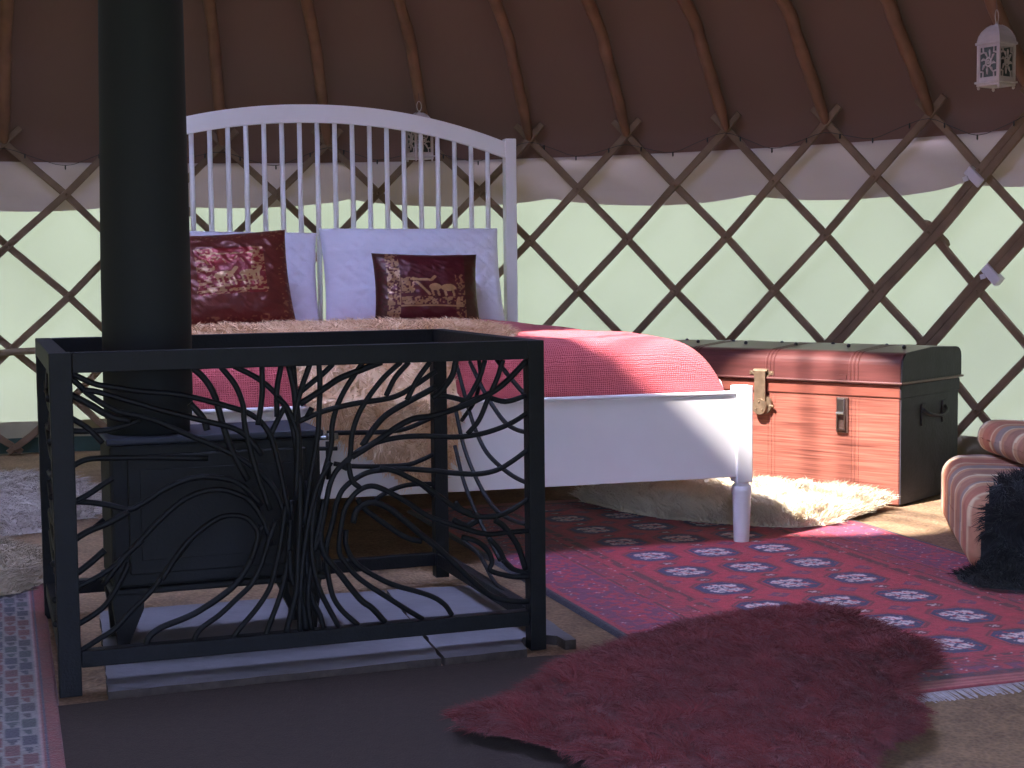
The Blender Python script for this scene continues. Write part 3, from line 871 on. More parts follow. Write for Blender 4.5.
FRONT = [
 [(526,361),(512,376),(500,387),(488,394.5),(470,403),(452,410),(432,416),(413,419),(397,427),(383,437),(368,447),(352,457)],
 [(530,411),(515,421),(500,428),(480,434),(455,437),(420,436),(395,438),(375,443),(360,450),(345,462),(335,473),(329,488),(325,510),(320,535),(314,552)],
 [(530,448),(514,460),(497,470),(477,474),(453,473),(436,471),(407.5,469),(382,470),(364,474),(345,487),(337,502),(333,521),(326,552),(331,590),(340.6,608.7),(358,625)],
 [(531,530.5),(507,532.5),(486,534),(461,527.5),(429,516.5),(407.5,502.5),(387,491),(371.5,486),(357.5,491.5),(346.5,505.5),(342,521),(339,549),(345,562),(360,579),(390,599),(422.4,619)],
 [(353,523),(357.5,509),(371.5,502.5),(387,507),(404,520),(421.5,535),(435.6,546),(453,562),(478,586),(495.6,598),(518,601.5),(532,601)],
 [(357.5,499),(365,509),(390,527.5),(407.5,538),(421.5,541.5)],
 [(348,463),(352,480),(360,488)],
 [(380,468),(395,471),(409,477.5),(423,485),(439,496),(454,507),(467,513.5),(478,516.5),(497,516),(513,509),(530,497.5)],
 [(453,520),(466,525.6),(478,520.5)],
 [(462,537),(477,541.5),(488,551),(492,562),(490,570),(504,575),(518,577),(531,576)],
 [(502.6,560),(513,569),(531,574)],
 [(489,538.5),(499,549),(505,561),(513,569)],
 [(495,520),(503.5,526),(513,538),(519,549),(525.5,569)],
 [(455,502),(461,509),(472,513)],
 [(485,360),(479,378.6),(467.5,399),(455,410)],
 [(503,360),(497,378.6),(488,399),(479,420),(467.5,434)],
 [(456,360),(452,376),(440,392),(432,398)],
 [(433,397),(443,396),(453,397.6),(467.5,400.6),(485,397),(505.6,401.5),(528,395)],
 [(430,362),(417,380),(407,400)],
 [(436,371),(417,384),(401,394),(385.5,399),(358,403),(335,408),(317,413.5),(297.6,422)],
 [(436,387),(417,397),(397,408),(383.5,417.4),(372,431),(362,446)],
 [(409,362),(395,378),(386,396)],
 [(401,362),(383.5,378),(368,398),(358,415.5),(352,435),(350,456),(344,470)],
 [(363,362),(346,388),(336.6,407.7),(332,427),(331,447),(322,480),(312,520)],
 [(381.6,362),(362,369.6),(340.5,378),(325,388),(300,404)],
 [(319,364),(320,388),(319,412),(317.5,437),(310,480),(304,525)],
 [(333,364),(322,374.5),(301.5,391)],
 [(310,364),(301.5,388),(296.6,407.6),(294,424)],
 [(289,366),(294.6,392),(296.6,421),(299,445),(299,500),(297,545)],
 [(268,440),(280,415.5),(286,405.7)],
 [(276,397),(286,406),(295.6,427),(298,442),(296,500)],
 [(307,417),(312,407.6)],
 [(193,368),(205.6,380),(215,397),(223,425),(232,450),(248,480)],
 [(221,367),(235,384.7),(243,405),(245,426),(256,470),(270,510)],
 [(70,372.7),(83,379),(96.7,384.5),(112,387),(138,391),(164,393),(187.5,396),(222.7,405),(252,415),(269.6,434),(280,470),(290,520)],
 [(70,377),(80,386),(91,396),(117,411),(152,419.6),(193,437),(228.5,452),(252,466.5),(275,490),(288,525)],
 [(71,395),(88,403.5),(111,416.7),(130,421)],
 [(71,418),(88,428.4),(102.5,443)],
 [(71,431),(88,431.3),(113,429),(140,420)],
 [(84,390),(98,392),(117,397.6),(140,404),(164,411),(205,421),(234,428.4),(249,438.7),(262,455)],
 [(190,403.5),(203,418),(207,430)],
 [(234,366),(258,378.6),(275,393),(287,411),(294.5,437),(298,480)],
 [(262,366),(262,396),(258,425)],
 [(281,366),(277,390),(277,416.7)],
 [(293,366),(295,393),(298,419.6)],
 [(70,467.5),(86.6,459.5),(111.5,458),(150,457.5),(208,458.4)],
 [(71,503.5),(88,494.7),(103,484.5),(113,478)],
 [(71,501.7),(91,502.5),(111.5,505.6),(128.7,509.5),(144.4,502.5),(166,488.4),(193,478),(216,477.5),(240,484),(262,505)],
 [(71,542),(88,531.4),(107,523.6),(128.7,512)],
 [(91,530.6),(104.5,519.7)],
 [(103,585),(122.5,560),(138,543),(160,519.7),(182,501),(200.6,492.3),(220,489.7),(237.5,494),(250,501),(262,518),(272,545)],
 [(162,580),(174,560),(188,541.5),(204,527.5),(219,518),(231,515.5),(244,517),(253,524),(258,533),(256,546),(251,560)],
 [(72,576.5),(88,565),(105,550)],
 [(73,589),(91,580.6),(111.5,568),(127,554),(143,540)],
 [(74,627),(97.5,612),(110,599),(122.5,577.5),(129,563)],
 [(76,654),(97.5,640),(114.7,629),(132,610),(150.6,591.6),(169.4,566.6),(192,538)],
 [(146,647),(149,637),(161.6,627.5),(185,618),(200.6,610),(223.4,594.7),(237.5,582),(248.4,565),(256,546),(262,525)],
 [(193,642),(200.6,629),(219.4,615),(236,599.4),(251.6,583.8),(261,565),(267,546),(276,520)],
 [(232.8,638),(240.6,627.5),(257.8,607),(270,587),(276.6,563.4),(281,540),(286,505)],
 [(265.6,635),(272,618),(281,593),(286,571),(289,545),(292,500)],
 [(286,633),(292,610),(297,587),(298,556),(300,515),(300,470)],
 [(306,631),(303,605.6),(297,590),(291,575),(290,550)],
 [(323.4,628),(320,615),(312.5,599),(307,570),(306,520),(307,480)],
 [(339,627),(328,607),(320,590),(313,563),(312,530),(316,500)],
 [(385,622),(372,608),(360,599),(339,572.6),(324,553),(320,530)],
 [(452,615),(444,604),(428.4,595),(392.8,584.5),(369,572.6),(354,561),(346,545),(346,530)],
 [(300,632),(300,600),(303,560),(309,520),(318,485),(331,462)],
 [(312,630),(308,600),(312,560),(318,530),(324,500)],
]
def bar(pts, r=.0052):
    bm = bmesh.new()
    f = catmull(pts, 5)
    L = len(f)
    tube(bm, f, r, 8)
    return obj('bar', bm, IR, guard, True)
for k, pl in enumerate(FRONT):
    off = .0145 + .004 * ((k * 7) % 3 - 1)
    P = [on_plane(x, y, 1, off) for x, y in pl]
    for p in P:
        p.x = min(max(p.x, PS * .6), FW - .016); p.z = min(max(p.z, .068), FH - .02)
    bar(P, .0048 if k % 4 else .0056)
SIDE = [
 [(457,366),(467.5,405),(476,431),(485,450),(497,463.6),(513,476),(529,484)],
 [(456,411),(464.6,449),(479,484),(494,507.5),(510,519),(529,525)],
 [(455,446),(464.6,484),(479,519),(491,543),(500,560)],
 [(470,362),(485,393),(502.6,419.6),(515,429),(529,433)],
 [(497,360),(508,375),(526,396)],
 [(463,540),(480,556),(493,580),(505,598)],
 [(478,352),(480,375),(475,400),(462,420)],
]
for pl in SIDE:
    P = [on_plane(x, y, 0, FW - .016) for x, y in pl]
    for p in P: p.y = min(max(p.y, .02), FD - .02); p.z = min(max(p.z, .068), FH - .02)
    bar(P, .0044)
    bar([Vector((.016, FD - q.y, q.z)) for q in P], .0044)
for zz in (.12, .16, .22, .33, .42, .49):   # bar ends welded along the left side of the guard
    bar([Vector((.016, .01, zz)), Vector((.014, .2, zz + .05)), Vector((.016, .4, zz + .02)), Vector((.016, FD - .02, zz + .06))], .0044)
    bm = bmesh.new(); bmesh.ops.create_icosphere(bm, subdivisions=2, radius=.006, matrix=Matrix.Translation((-.001, .018, zz)))
    obj('weld', bm, IR, guard, True)
BACK = [[(434,454),(421.5,460),(406,465),(377,466.5),(350,466),(334,463.6)], [(436,485),(428,484),(407.5,485),(389,491),(375,500)],
        [(327,433),(358,432.6),(383.5,432),(405,429),(424.5,421),(437,415)], [(395,471),(409,477.5),(423,486),(440,500)]]
for pl in BACK:
    P = [on_plane(x, y, 1, FD - .015) for x, y in pl]
    for p in P: p.x = min(max(p.x, .02), FW - .016)
    bar(P, .0052)

# ------------------------------------------------------------------ stove
SX, SY = -.705, 2.565
sW, sD = .385, .205
stove = thing('wood_stove', 'black cast iron wood burning stove with tall round flue, inside the fireguard', 'stove', (SX, SY, SLABZ), .35)
ST = M['stove']; zz = -SLABZ
bxo('body', (.006, sW - .006, .006, sD - .006, .14 + zz, .392 + zz), ST, stove, bev=.006)
bxo('top_plate', (0, sW, 0, sD, .3925 + zz, .405 + zz), M['stovetop'], stove, bev=.004)
bxo('base_plate', (0, sW, 0, sD, .128 + zz, .1395 + zz), ST, stove, bev=.004)
dr = bxo('door', (.035, sW - .035, -.008, .0055, .165 + zz, .375 + zz), ST, stove, bev=.003)
bxo('door_frame', (.055, sW - .055, -.012, -.0085, .19 + zz, .35 + zz), ST, dr, bev=.001)
bm = bmesh.new(); tube(bm, [(sW - .05, -.012, .27 + zz), (sW - .05, -.035, .27 + zz), (sW - .05, -.037, .235 + zz)], .006, 8)
obj('door_handle', bm, M['chrome'], dr, True)
for x in (0.012, sW - .055):
    for y in (.01, sD - .05):
        bm = bmesh.new()
        s = 1 if x < .1 else -1
        cx_ = x + .02
        secs = [(.0275, .1275 + zz, 0), (.026, .10 + zz, 0), (.018, .07 + zz, -.004 * s), (.011, .04 + zz, -.009 * s), (.010, .012 + zz, -.009 * s), (.013, .001, -.009 * s)]
        rings_ = []
        for w, z, dx in secs:
            rings_.append([bm.verts.new((cx_ + dx + a * w, y + .02 + b * w * .7, max(z, .001))) for a, b in ((-1, -1), (1, -1), (1, 1), (-1, 1))])
        for A, B in zip(rings_, rings_[1:]):
            for q in range(4): bm.faces.new((A[q], A[(q + 1) % 4], B[(q + 1) % 4], B[q]))
        bm.faces.new(rings_[0]); bm.faces.new(list(reversed(rings_[-1])))
        obj('leg', bm, ST, stove)
pc = (.085, .1)
bm = bmesh.new()
n = 32
lathe(bm, [(.0735, .4055 + zz), (.0735, .43 + zz), (.077, .433 + zz), (.079, .455 + zz), (.079, .7), (.0725, 1.25), (.071, 1.62)], n, pc)
for v_ in bm.verts: v_.co.x += .009 * max(0, v_.co.z - .4)
fl = obj('flue_pipe', bm, M['pipe'], stove, True)
bm = bmesh.new(); tube(bm, catmull([(pc[0] + .011, pc[1], 1.6), (pc[0] + .011, pc[1], 1.66), (pc[0] - .02, pc[1], 1.76), (pc[0] - .12, pc[1] + .02, 1.88)], 5) + [(pc[0] - .75, pc[1] + .12, 2.52), (pc[0] - 1.12, pc[1] + .18, 2.88)], .0715, 28)
obj('added_flue_bend', bm, M['pipe'], stove, True)  # unseen bend, added so the flue's shadow misses the bed's right foot
fl.data.polygons.foreach_set('use_smooth', [True] * len(fl.data.polygons))
bm = bmesh.new(); tube(bm, [(sW - .004, .04, .385 + zz), (sW + .012, .04, .385 + zz), (sW + .03, .035, .383 + zz)], .004, 8)
tube(bm, [(sW + .012, .04, .387 + zz), (sW + .035, .04, .387 + zz)], .006, 8)
obj('air_lever', bm, M['chrome'], stove, True)
bm = bmesh.new()
tube(bm, [(sW - .006, .09, .36 + zz), (sW + .045, .088, .358 + zz)], .004, 8)
tube(bm, [(sW + .028, .09, .30 + zz), (sW + .028, .09, .372 + zz)], .005, 8)
obj('latch', bm, ST, stove, True)

# ------------------------------------------------------------------ hearth slabs
rnd = random.Random(3)
A_ = [(-.657, 2.36), (-.128, 2.549), (-.276, 3.112), (-.83, 2.94)]
B_ = [(-.122, 2.551), (.020, 2.612), (.022, 2.628), (.05, 2.637), (.074, 2.665), (.086, 2.655), (.112, 2.672), (.064, 2.83), (-.05, 3.16), (-.27, 3.114)]
# notch so that the guard's front post stands beside the chipped corner
B_ = [(-.122, 2.551), (.022, 2.606), (.012, 2.66), (.015, 2.69), (.05, 2.71), (.078, 2.70), (.092, 2.665), (.112, 2.672), (.064, 2.83), (-.05, 3.16), (-.27, 3.114)]
for poly, lab in ((A_, 'large grey stone hearth slab under the stove, the left one'), (B_, 'grey stone hearth slab with a chipped front corner, right of the stove')):
    bm = bmesh.new(); prism(bm, rough_poly(poly, .03, .0022, rnd), .0005, SLABZ)
    for f in bm.faces:
        f.normal_update()
        if abs(f.normal.z) < .5: f.material_index = 1
    o = obj('hearth_slab', bm, M['slab']); o.data.materials.append(M['slab_edge'])
    tag(o, lab, 'stone slab', 'stone slabs of the hearth')

# ------------------------------------------------------------------ rugs (woven patterns as vertex colours)
M['woven'] = mat('knotted_wool', (1, 1, 1, 1), .92, noise=.22, scale=70, bump=.35, bscale=260, attr='tint', sheen=.2)
def rug(name, origin, yaw, wu, wv, colf, label, cat='rug', step=.0042, thick=.007, z0=.0):
    nu = int(wu / step) + 1; nv = int(wv / step) + 1
    u = np.linspace(0, wu, nu); v = np.linspace(0, wv, nv)
    Ug, Vg = np.meshgrid(u, v, indexing='ij')
    c = colf(Ug, Vg).reshape(-1, 3)
    z = thick + .003 * vnoise(Ug * 3, Vg * 3, 8)
    ins = (Ug > 0) & (Ug < wu) & (Vg > 0) & (Vg < wv)
    z = np.where(ins, z, .001)
    cs, sn = math.cos(yaw), math.sin(yaw)
    wob = .006 * np.sin(Vg * 5) * (Ug / wu)
    X = Ug + wob; Y = Vg + .005 * np.sin(Ug * 6)
    o = np_mesh(name, np.stack([X, Y, z + z0], -1).reshape(-1, 3), grid_faces(nu, nv), M['woven'], None, True, c)
    o.location = (origin[0], origin[1], 0); o.rotation_euler.z = yaw
    return tag(o, label, cat)

NAVY = np.array(T_(52, 50, 98)); CR = np.array(T_(182, 40, 62)); DKR = np.array(T_(136, 32, 52)); IV = np.array(T_(226, 206, 206)); BLK = np.array(T_(44, 34, 44)); SAL = np.array(T_(176, 96, 92)); PUR = np.array(T_(84, 50, 104))
def turkmen(U, V):
    WU, WV = 1.08, 2.1
    c = np.zeros(U.shape + (3,)) + CR
    bu0, bu1, bv0, bv1 = .285, .785, .175, WV - .17
    inner = (U > bu0) & (U < bu1) & (V > bv0) & (V < bv1)
    n = vnoise(U * 260, V * 260, 3); n2 = vnoise(U * 60, V * 60, 9)
    # borders: mottled bands
    d = np.minimum(np.minimum(U, WU - U) / .285, np.minimum(V, WV - V) / .175)
    blend(c, (d < 1), DKR, .35)
    for (a, b, col) in ((.86, .93, BLK), (.78, .80, BLK), (.60, .62, BLK)):
        blend(c, (d > a) & (d < b) & (n2 > .35), col, .75)
    blend(c, (d > .10) & (d < .58) & (n2 > .42), NAVY, .62)
    blend(c, (d > .10) & (d < .58) & (n2 < .25), PUR, .5)
    pat = (np.sin(U * 2 * PI / .045) * np.sin(V * 2 * PI / .045)) > .25
    blend(c, (d > .30) & (d < .5) & pat, CR, .8)
    blend(c, (d > .62) & (d < .78) & (n2 > .6), NAVY, .35)
    blend(c, (d > .64) & (d < .76) & ((np.sin((U + V) * 2 * PI / .022)) > .4), BLK, .5)
    blend(c, (d > .04) & (d < .95) & (n > .93), IV, .8)
    # striped ends toward the room
    vv = np.minimum(V, WV - V)
    blend(c, vv < .05, SAL, 1); blend(c, (vv < .05) & (np.sin(vv * 2 * PI / .014) > .3), DKR, .7)
    blend(c, (vv > .05) & (vv < .07), BLK, .7)
    blend(c, vv < .004, BLK)
    uu_ = np.minimum(U, WU - U)
    blend(c, uu_ < .014, np.array(T_(40, 40, 54)))
    # guls
    gu, gv = .16, .1905
    pu = (U - .37) / gu; pv = (V - .245) / gv
    iu = np.round(pu); iv = np.round(pv)
    a = (pu - iu) * gu; b = (pv - iv) * gv
    okk = inner & (iu > -1) & (iu < 4)
    oct_ = np.maximum(np.maximum(np.abs(a) / .055, np.abs(b) / .058), (np.abs(a) + np.abs(b)) / .086)
    blend(c, okk & (oct_ < 1.16) & (oct_ > 1.05), BLK, .6)
    blend(c, okk & (oct_ < 1), NAVY)
    j_ = (vnoise(U * 190 + iu * 7, V * 150 + iv * 11, 6) - .5) * .010
    inn = okk & (oct_ < .86)
    for (ca, cb_, ra, rb, rot) in ((-.020, .020, .023, .014, .5), (.018, .022, .020, .014, -.4), (-.017, -.022, .022, .014, -.5), (.021, -.018, .021, .014, .5), (.0, .0, .010, .012, 0)):
        aa = a + j_ - ca; bb = b + j_ - cb_
        ax_ = aa * math.cos(rot) + bb * math.sin(rot); bx_ = -aa * math.sin(rot) + bb * math.cos(rot)
        blend(c, inn & ((ax_ / ra) ** 2 + (bx_ / rb) ** 2 < 1), IV, .92)
    for off in (-.020, -.004, .013, .028):
        blend(c, inn & (np.abs(a * .75 + b * .55 + off + j_) < .0028), NAVY if off in (-.004, .028) else CR, .95)
    # minor cross motifs in the gaps of the grid
    p2 = (U - .37 + gu / 2) / gu; q2 = (V - .245 + gv / 2) / gv
    for (ou, ov, sc) in ((0, .5, .62), (.5, .5, .7)):
        a = ((pu + ou) - np.round(pu + ou)) * gu; b = ((pv + ov) - np.round(pv + ov)) * gv
        dia = np.abs(a) / (.040 * sc) + np.abs(b) / (.034 * sc)
        g = inner & (dia < 1)
        blend(c, g, BLK if ou == 0 else NAVY, .7)
        blend(c, g & ((np.abs(np.abs(a) - np.abs(b) * 1.2) < .0035)) & (dia < .7), IV if ou == 0 else SAL, .85)
    return c
rug('red_rug', (.36, 2.249), .323, 1.08, 2.1, turkmen, 'crimson and navy hand-knotted rug with rows of octagon motifs, under the bed foot')
# fringe
bm = bmesh.new(); rnd = random.Random(5)
for q in range(330):
    u = .004 + q * (1.07 / 330)
    L = .028 + rnd.uniform(0, .014)
    dx = rnd.uniform(-.006, .006)
    a = [bm.verts.new((u - .0013, .0, .006)), bm.verts.new((u + .0013, 0, .006)), bm.verts.new((u + dx + .0012, -L, .0015 + rnd.uniform(0, .002))), bm.verts.new((u + dx - .0012, -L, .0015))]
    bm.faces.new(a)
o = obj('fringe', bm, M['fringe'], bpy.data.objects['red_rug'])

def kilim(U, V):
    # U: 0 at the right (hearth) edge going left
    c = np.zeros(U.shape + (3,)) + np.array(T_(130, 32, 38))
    n2 = vnoise(U * 50, V * 14, 9)
    blend(c, n2 > .6, np.array(T_(120, 34, 50)), .6)
    blend(c, (U > .022) & (U < .027), NAVY * .8)
    blend(c, (U > .027) & (U < .034), np.array(T_(128, 40, 58)))
    blend(c, (U > .030) & (U < .032), IV, .4)
    blend(c, (U > .034), np.array(T_(138, 130, 132)))
    k = np.floor((U - .036) / .0235); uf = (U - .036) / .0235 - k
    off = (k % 2) * .5
    row = V / .088 + off; r = np.floor(row); rf = row - r
    h = (r * 7 + k * 13) % 5
    sq = (U > .036) & (uf > .10) & (uf < .92) & (rf > .06) & (rf < .60)
    tri = (U > .036) & (rf > .66) & (rf < .97) & (np.abs(uf - .5) < (rf - .58) * 1.1) & (np.abs(np.sin(uf * 12)) > .35)
    cols = [NAVY * .7, np.array(T_(134, 46, 60)), np.array(T_(50, 66, 78)), np.array(T_(120, 36, 52)), np.array(T_(60, 40, 70))]
    for q, cc in enumerate(cols):
        cc = cc * .6 * np.array([1.1, .9, 1.1])
        blend(c, sq & (h == q), cc); blend(c, tri & (((h + 2) % 5) == q), cc)
    far = U > .036 + .0235 * 8
    blend(c, far, CR * .8, .8)
    return c * .6
# right edge of the kilim runs from (-.60,1.9) to (-1.06,3.32)
kd = math.atan2(3.323 - 2.043, -1.061 + .625)
ku = kd + PI / 2        # U axis points left of the edge direction
o = rug('striped_kilim', (-.625 + .35 * (.625 - 1.061) / -1.352 * -1, 2.043 - .33), ku, .9, 1.7, lambda U, V: kilim(U, V), 'red bordered kilim rug with white ladder pattern at the left edge', step=.0035)
# orient: local x -> left of the edge, local y -> along the edge away from the camera
e0 = Vector((-.625, 2.043)); dirv = Vector((-.436, 1.280)).normalized()
st = e0 - dirv * .35 + Vector((-dirv.y, dirv.x)) * .004
o.matrix_world = Matrix(((-dirv.y, dirv.x, 0, st.x), (dirv.x, dirv.y, 0, st.y), (0, 0, 1, 0), (0, 0, 0, 1)))
o.matrix_world = Matrix.Translation((st.x, st.y, 0)) @ Matrix(((-dirv.y, dirv.x, 0, 0), (dirv.x, dirv.y, 0, 0), (0, 0, 1, 0), (0, 0, 0, 1)))

# plain brown rug
c_, s_ = math.cos(.345), math.sin(.345)
bm = bmesh.new()
def loc2(u, v): return (-.735 + u * c_ - v * s_, 2.322 + u * s_ + v * c_)
poly = [loc2(0.0, -1.35), loc2(.93, -1.35), loc2(.93, -.02), loc2(.83, -.0), loc2(.4, .004), loc2(0.0, .0)]
prism(bm, rough_poly(poly, .1, .001, rnd), .0125, .019)
bmesh.ops.bevel(bm, geom=[e for e in bm.edges if all(v.co.z > .015 for v in e.verts) and len(e.link_faces) == 2 and any(abs(f.normal.z) < .5 for f in e.link_faces)], offset=.003, segments=2, affect='EDGES')
o = obj('plain_rug', bm, M['brownrug']); o.location.z = -.012
tag(o, 'plain dark brown rug in the foreground before the hearth', 'rug')

# ------------------------------------------------------------------ burgundy sheepskin
poly = [(-.095, 2.175), (-.05, 2.21), (0.0, 2.27), (.05, 2.37), (.09, 2.45), (.16, 2.54), (.23, 2.62), (.31, 2.69), (.39, 2.76), (.47, 2.81), (.55, 2.825), (.61, 2.81), (.65, 2.75), (.655, 2.67),
        (.68, 2.58), (.715, 2.50), (.70, 2.43), (.65, 2.38), (.625, 2.33), (.60, 2.25), (.605, 2.17), (.58, 2.09), (.53, 2.05), (.485, 1.99), (.46, 1.91), (.43, 1.84), (.38, 1.80), (.28, 1.80), (.21, 1.86), (.14, 1.94), (.07, 2.02), (.0, 2.08), (-.06, 2.12)]
sR = floor_surf(.017, .02, 3)
o = fleece('sheepskin', poly, sR, M['fur_red'], 120000, .027, .0013, thick=.026, lean=.9, curl=.6, clump=.022, seed=11, up=.5,
           tints=(T_(86, 24, 28), T_(128, 44, 47)), flow=(-.15, -.3))
tag(o, 'burgundy dyed long-haired sheepskin spread on the foreground floor', 'sheepskin')
# cream fleece by the trunk
poly = [(.20, 4.34), (.30, 4.16), (.42, 4.02), (.55, 3.94), (.66, 3.88), (.74, 3.86), (.84, 3.90), (.90, 3.98), (.96, 4.06), (1.02, 4.14), (1.06, 4.19), (1.05, 4.24), (.98, 4.28), (.80, 4.42), (.62, 4.56), (.50, 4.62), (.34, 4.55), (.22, 4.45)]
o = fleece('sheepskin', poly, floor_surf(.006, .012, 5), M['fur_cream'], 26000, .05, .0026, thick=.03, lean=.7, curl=.35, clump=.03, seed=13, up=.8,
           tints=(T_(212, 196, 168), T_(240, 230, 208)))
tag(o, 'cream shaggy sheepskin on the floor in front of the trunk', 'sheepskin')
# pale fleeces at the left
poly = [(-2.15, 4.5), (-2.1, 4.8), (-1.9, 4.92), (-1.62, 4.93), (-1.45, 4.86), (-1.33, 4.68), (-1.30, 4.5), (-1.20, 4.36), (-1.20, 4.2), (-1.30, 4.08), (-1.27, 3.96), (-1.38, 3.88), (-1.50, 3.84), (-1.75, 3.86), (-2.0, 4.1)]
o = fleece('sheepskin', poly, floor_surf(.001, .0, 6), M['fur_cream'], 26000, .05, .0026, thick=.035, lean=.9, curl=.5, clump=.03, seed=17, up=.5,
           tints=(T_(170, 158, 150), T_(206, 196, 188)))
tag(o, 'white sheepskin at the far left against the wall foot', 'sheepskin')
poly = [(-1.9, 3.3), (-1.8, 3.62), (-1.5, 3.68), (-1.25, 3.62), (-1.13, 3.52), (-1.07, 3.40), (-1.045, 3.26), (-1.07, 3.15), (-1.15, 3.09), (-1.3, 3.06), (-1.6, 3.04), (-1.8, 3.1)]
o = fleece('sheepskin', poly, floor_surf(.009, .0, 7), M['fur_cream'], 26000, .04, .0026, thick=.04, lean=.9, curl=.5, clump=.03, seed=19, up=.6,
           tints=(T_(156, 140, 118), T_(180, 164, 140)))
tag(o, 'cream sheepskin at the left edge overlapping the kilim rug', 'sheepskin')

# ------------------------------------------------------------------ trunk
TX, TY, TYAW = 1.1075, 4.2428, -.7083
TW, TD, TS, TH = .90, .393, .355, .452
trunk = thing('travel_trunk', 'reddish brown domed metal travel trunk with brass hasp, at the wall', 'trunk', (TX, TY, 0), TYAW)
bm = bmesh.new(); box(bm, -TW, 0, 0, TD, .004, TS, bev=.005)
for x in (-.06, -.22, -.45, -.68, -.84):
    pass
for x0 in (-.14, -.42, -.70):
    for q in range(3):
        box(bm, x0 - .012 + q * .012 - .002, x0 - .012 + q * .012 + .002, -.0015, .002, .01, TS - .045, bev=.001)
obj('body', bm, M['trunk'], trunk)
# rolled lip under the lid, and side plate
bm = bmesh.new()
box(bm, -TW - .003, .003, -.004, TD + .003, TS - .040, TS - .003, bev=.003)
obj('rolled_lip', bm, M['lip'], trunk)
bxo('end_panel', (.0005, .004, .004, TD - .004, .006, TS - .041), M['dark_metal'], trunk, bev=.001)
bxo('end_band', (.0032, .0062, -.002, TD + .001, TS - .0405, TS - .004), M['dark_metal'], trunk, bev=.001)
# lid
def lid_prof():
    p = [(-.008, TS), (-.008, TS + .045)]
    for a in np.linspace(0, PI / 2, 9)[1:]:
        p.append((-.008 + .05 * (1 - math.cos(a)), TS + .045 + .045 * math.sin(a)))
    p += [(TD * .5, TH + .002), (TD - .03, TH - .004)]
    for a in np.linspace(PI / 2, 0, 5)[1:]:
        p.append((TD + .006 - .036 + .036 * math.cos(a), TH - .034 + .030 * math.sin(a)))
    p += [(TD + .006, TS)]
    return p
def extr(x0, x1, prof, m, name, parent, n=1, ridge=()):
    xs = sorted(set([x0, x1] + [x for r_ in ridge for x in (r_ - .004, r_ - .002, r_ + .002, r_ + .004)]))
    bm = bmesh.new(); rings_ = []
    for x in xs:
        up = any(abs(x - r_) < .003 for r_ in ridge)
        k = .0025 if up else 0
        rr = []
        for (y, z) in prof:
            cy_, cz = TD / 2, TS
            d = Vector((y - cy_, z - cz)); d.normalize()
            rr.append(bm.verts.new((x, y + d.x * k, z + d.y * k)))
        rings_.append(rr)
    P = len(prof)
    for A, B in zip(rings_, rings_[1:]):
        for q in range(P - 1): bm.faces.new((A[q], A[q + 1], B[q + 1], B[q]))
        bm.faces.new((A[P - 1], A[0], B[0], B[P - 1]))
    bm.faces.new(rings_[0]); bm.faces.new(list(reversed(rings_[-1])))
    return obj(name, bm, m, parent)
rid = [c0 + q * .012 for c0 in (-.70, -.42, -.14) for q in (-1, 0, 1)]
lid = extr(-TW - .006, .006, lid_prof(), M['lid'], 'lid', trunk, ridge=rid)
pf = lid_prof()
extr(.0065, .010, [(TD / 2 + (y - TD / 2) * .985, TS + .001 + (z - TS) * .985) for y, z in pf], M['dark_metal'], 'lid_end', lid)
bm = bmesh.new(); tube(bm, [(-TW - .008, -.011, TS + .002), (.012, -.011, TS + .002), (.012, TD + .008, TS + .002)], .004, 6)
obj('lid_bead', bm, M['lid'], lid)
for q in range(10):
    bm = bmesh.new()
    x = -.86 + q * .09; y = .13 if q % 2 else .20
    bmesh.ops.create_uvsphere(bm, u_segments=10, v_segments=6, radius=.006, matrix=Matrix.Translation((x, y, TH + .002)))
    obj('stud', bm, M['dark_metal'], lid, True)
def hasp(x):
    bm = bmesh.new()
    box(bm, x - .026, x + .026, -.0125, -.009, TS + .002, TS + .030, bev=.001)
    tube(bm, [(x - .024, -.016, TS + .024), (x + .024, -.016, TS + .024)], .005, 8)
    for a in (-1, 1):
        bmesh.ops.create_uvsphere(bm, u_segments=8, v_segments=6, radius=.004, matrix=Matrix.Translation((x + a * .034, -.009, TS + .018)))
    box(bm, x - .042, x + .042, -.0105, -.009, TS + .012, TS + .024, bev=.0005)
    h = obj('hasp_hinge', bm, M['brass'], trunk)
    bm = bmesh.new()
    box(bm, x - .019, x + .019, -.022, -.017, TS - .075, TS + .024, bev=.001)
    vs0 = len(bm.verts)
    mtx = Matrix.Translation((x, -.0205, TS - .085)) @ Matrix.Rotation(PI / 2, 4, 'X')
    bmesh.ops.create_cone(bm, cap_ends=True, segments=24, radius1=.026, radius2=.024, depth=.009, matrix=mtx)
    for dx, dz in ((-.010, -.092), (.012, -.094), (0, -.07)):
        bmesh.ops.create_uvsphere(bm, u_segments=8, v_segments=6, radius=.003, matrix=Matrix.Translation((x + dx, -.026, TS + dz)))
    obj('hasp', bm, M['brass'], h)
    bm = bmesh.new()
    bmesh.ops.create_cone(bm, cap_ends=True, segments=24, radius1=.028, radius2=.028, depth=.012, matrix=Matrix.Translation((x + .008, -.008, TS - .08)) @ Matrix.Rotation(PI / 2, 4, 'X'))
    tube(bm, [(x + .03, -.012, TS - .082), (x + .045, -.014, TS - .083)], .004, 6)
    obj('lock_plate', bm, M['brass'], trunk)
hasp(-.448)
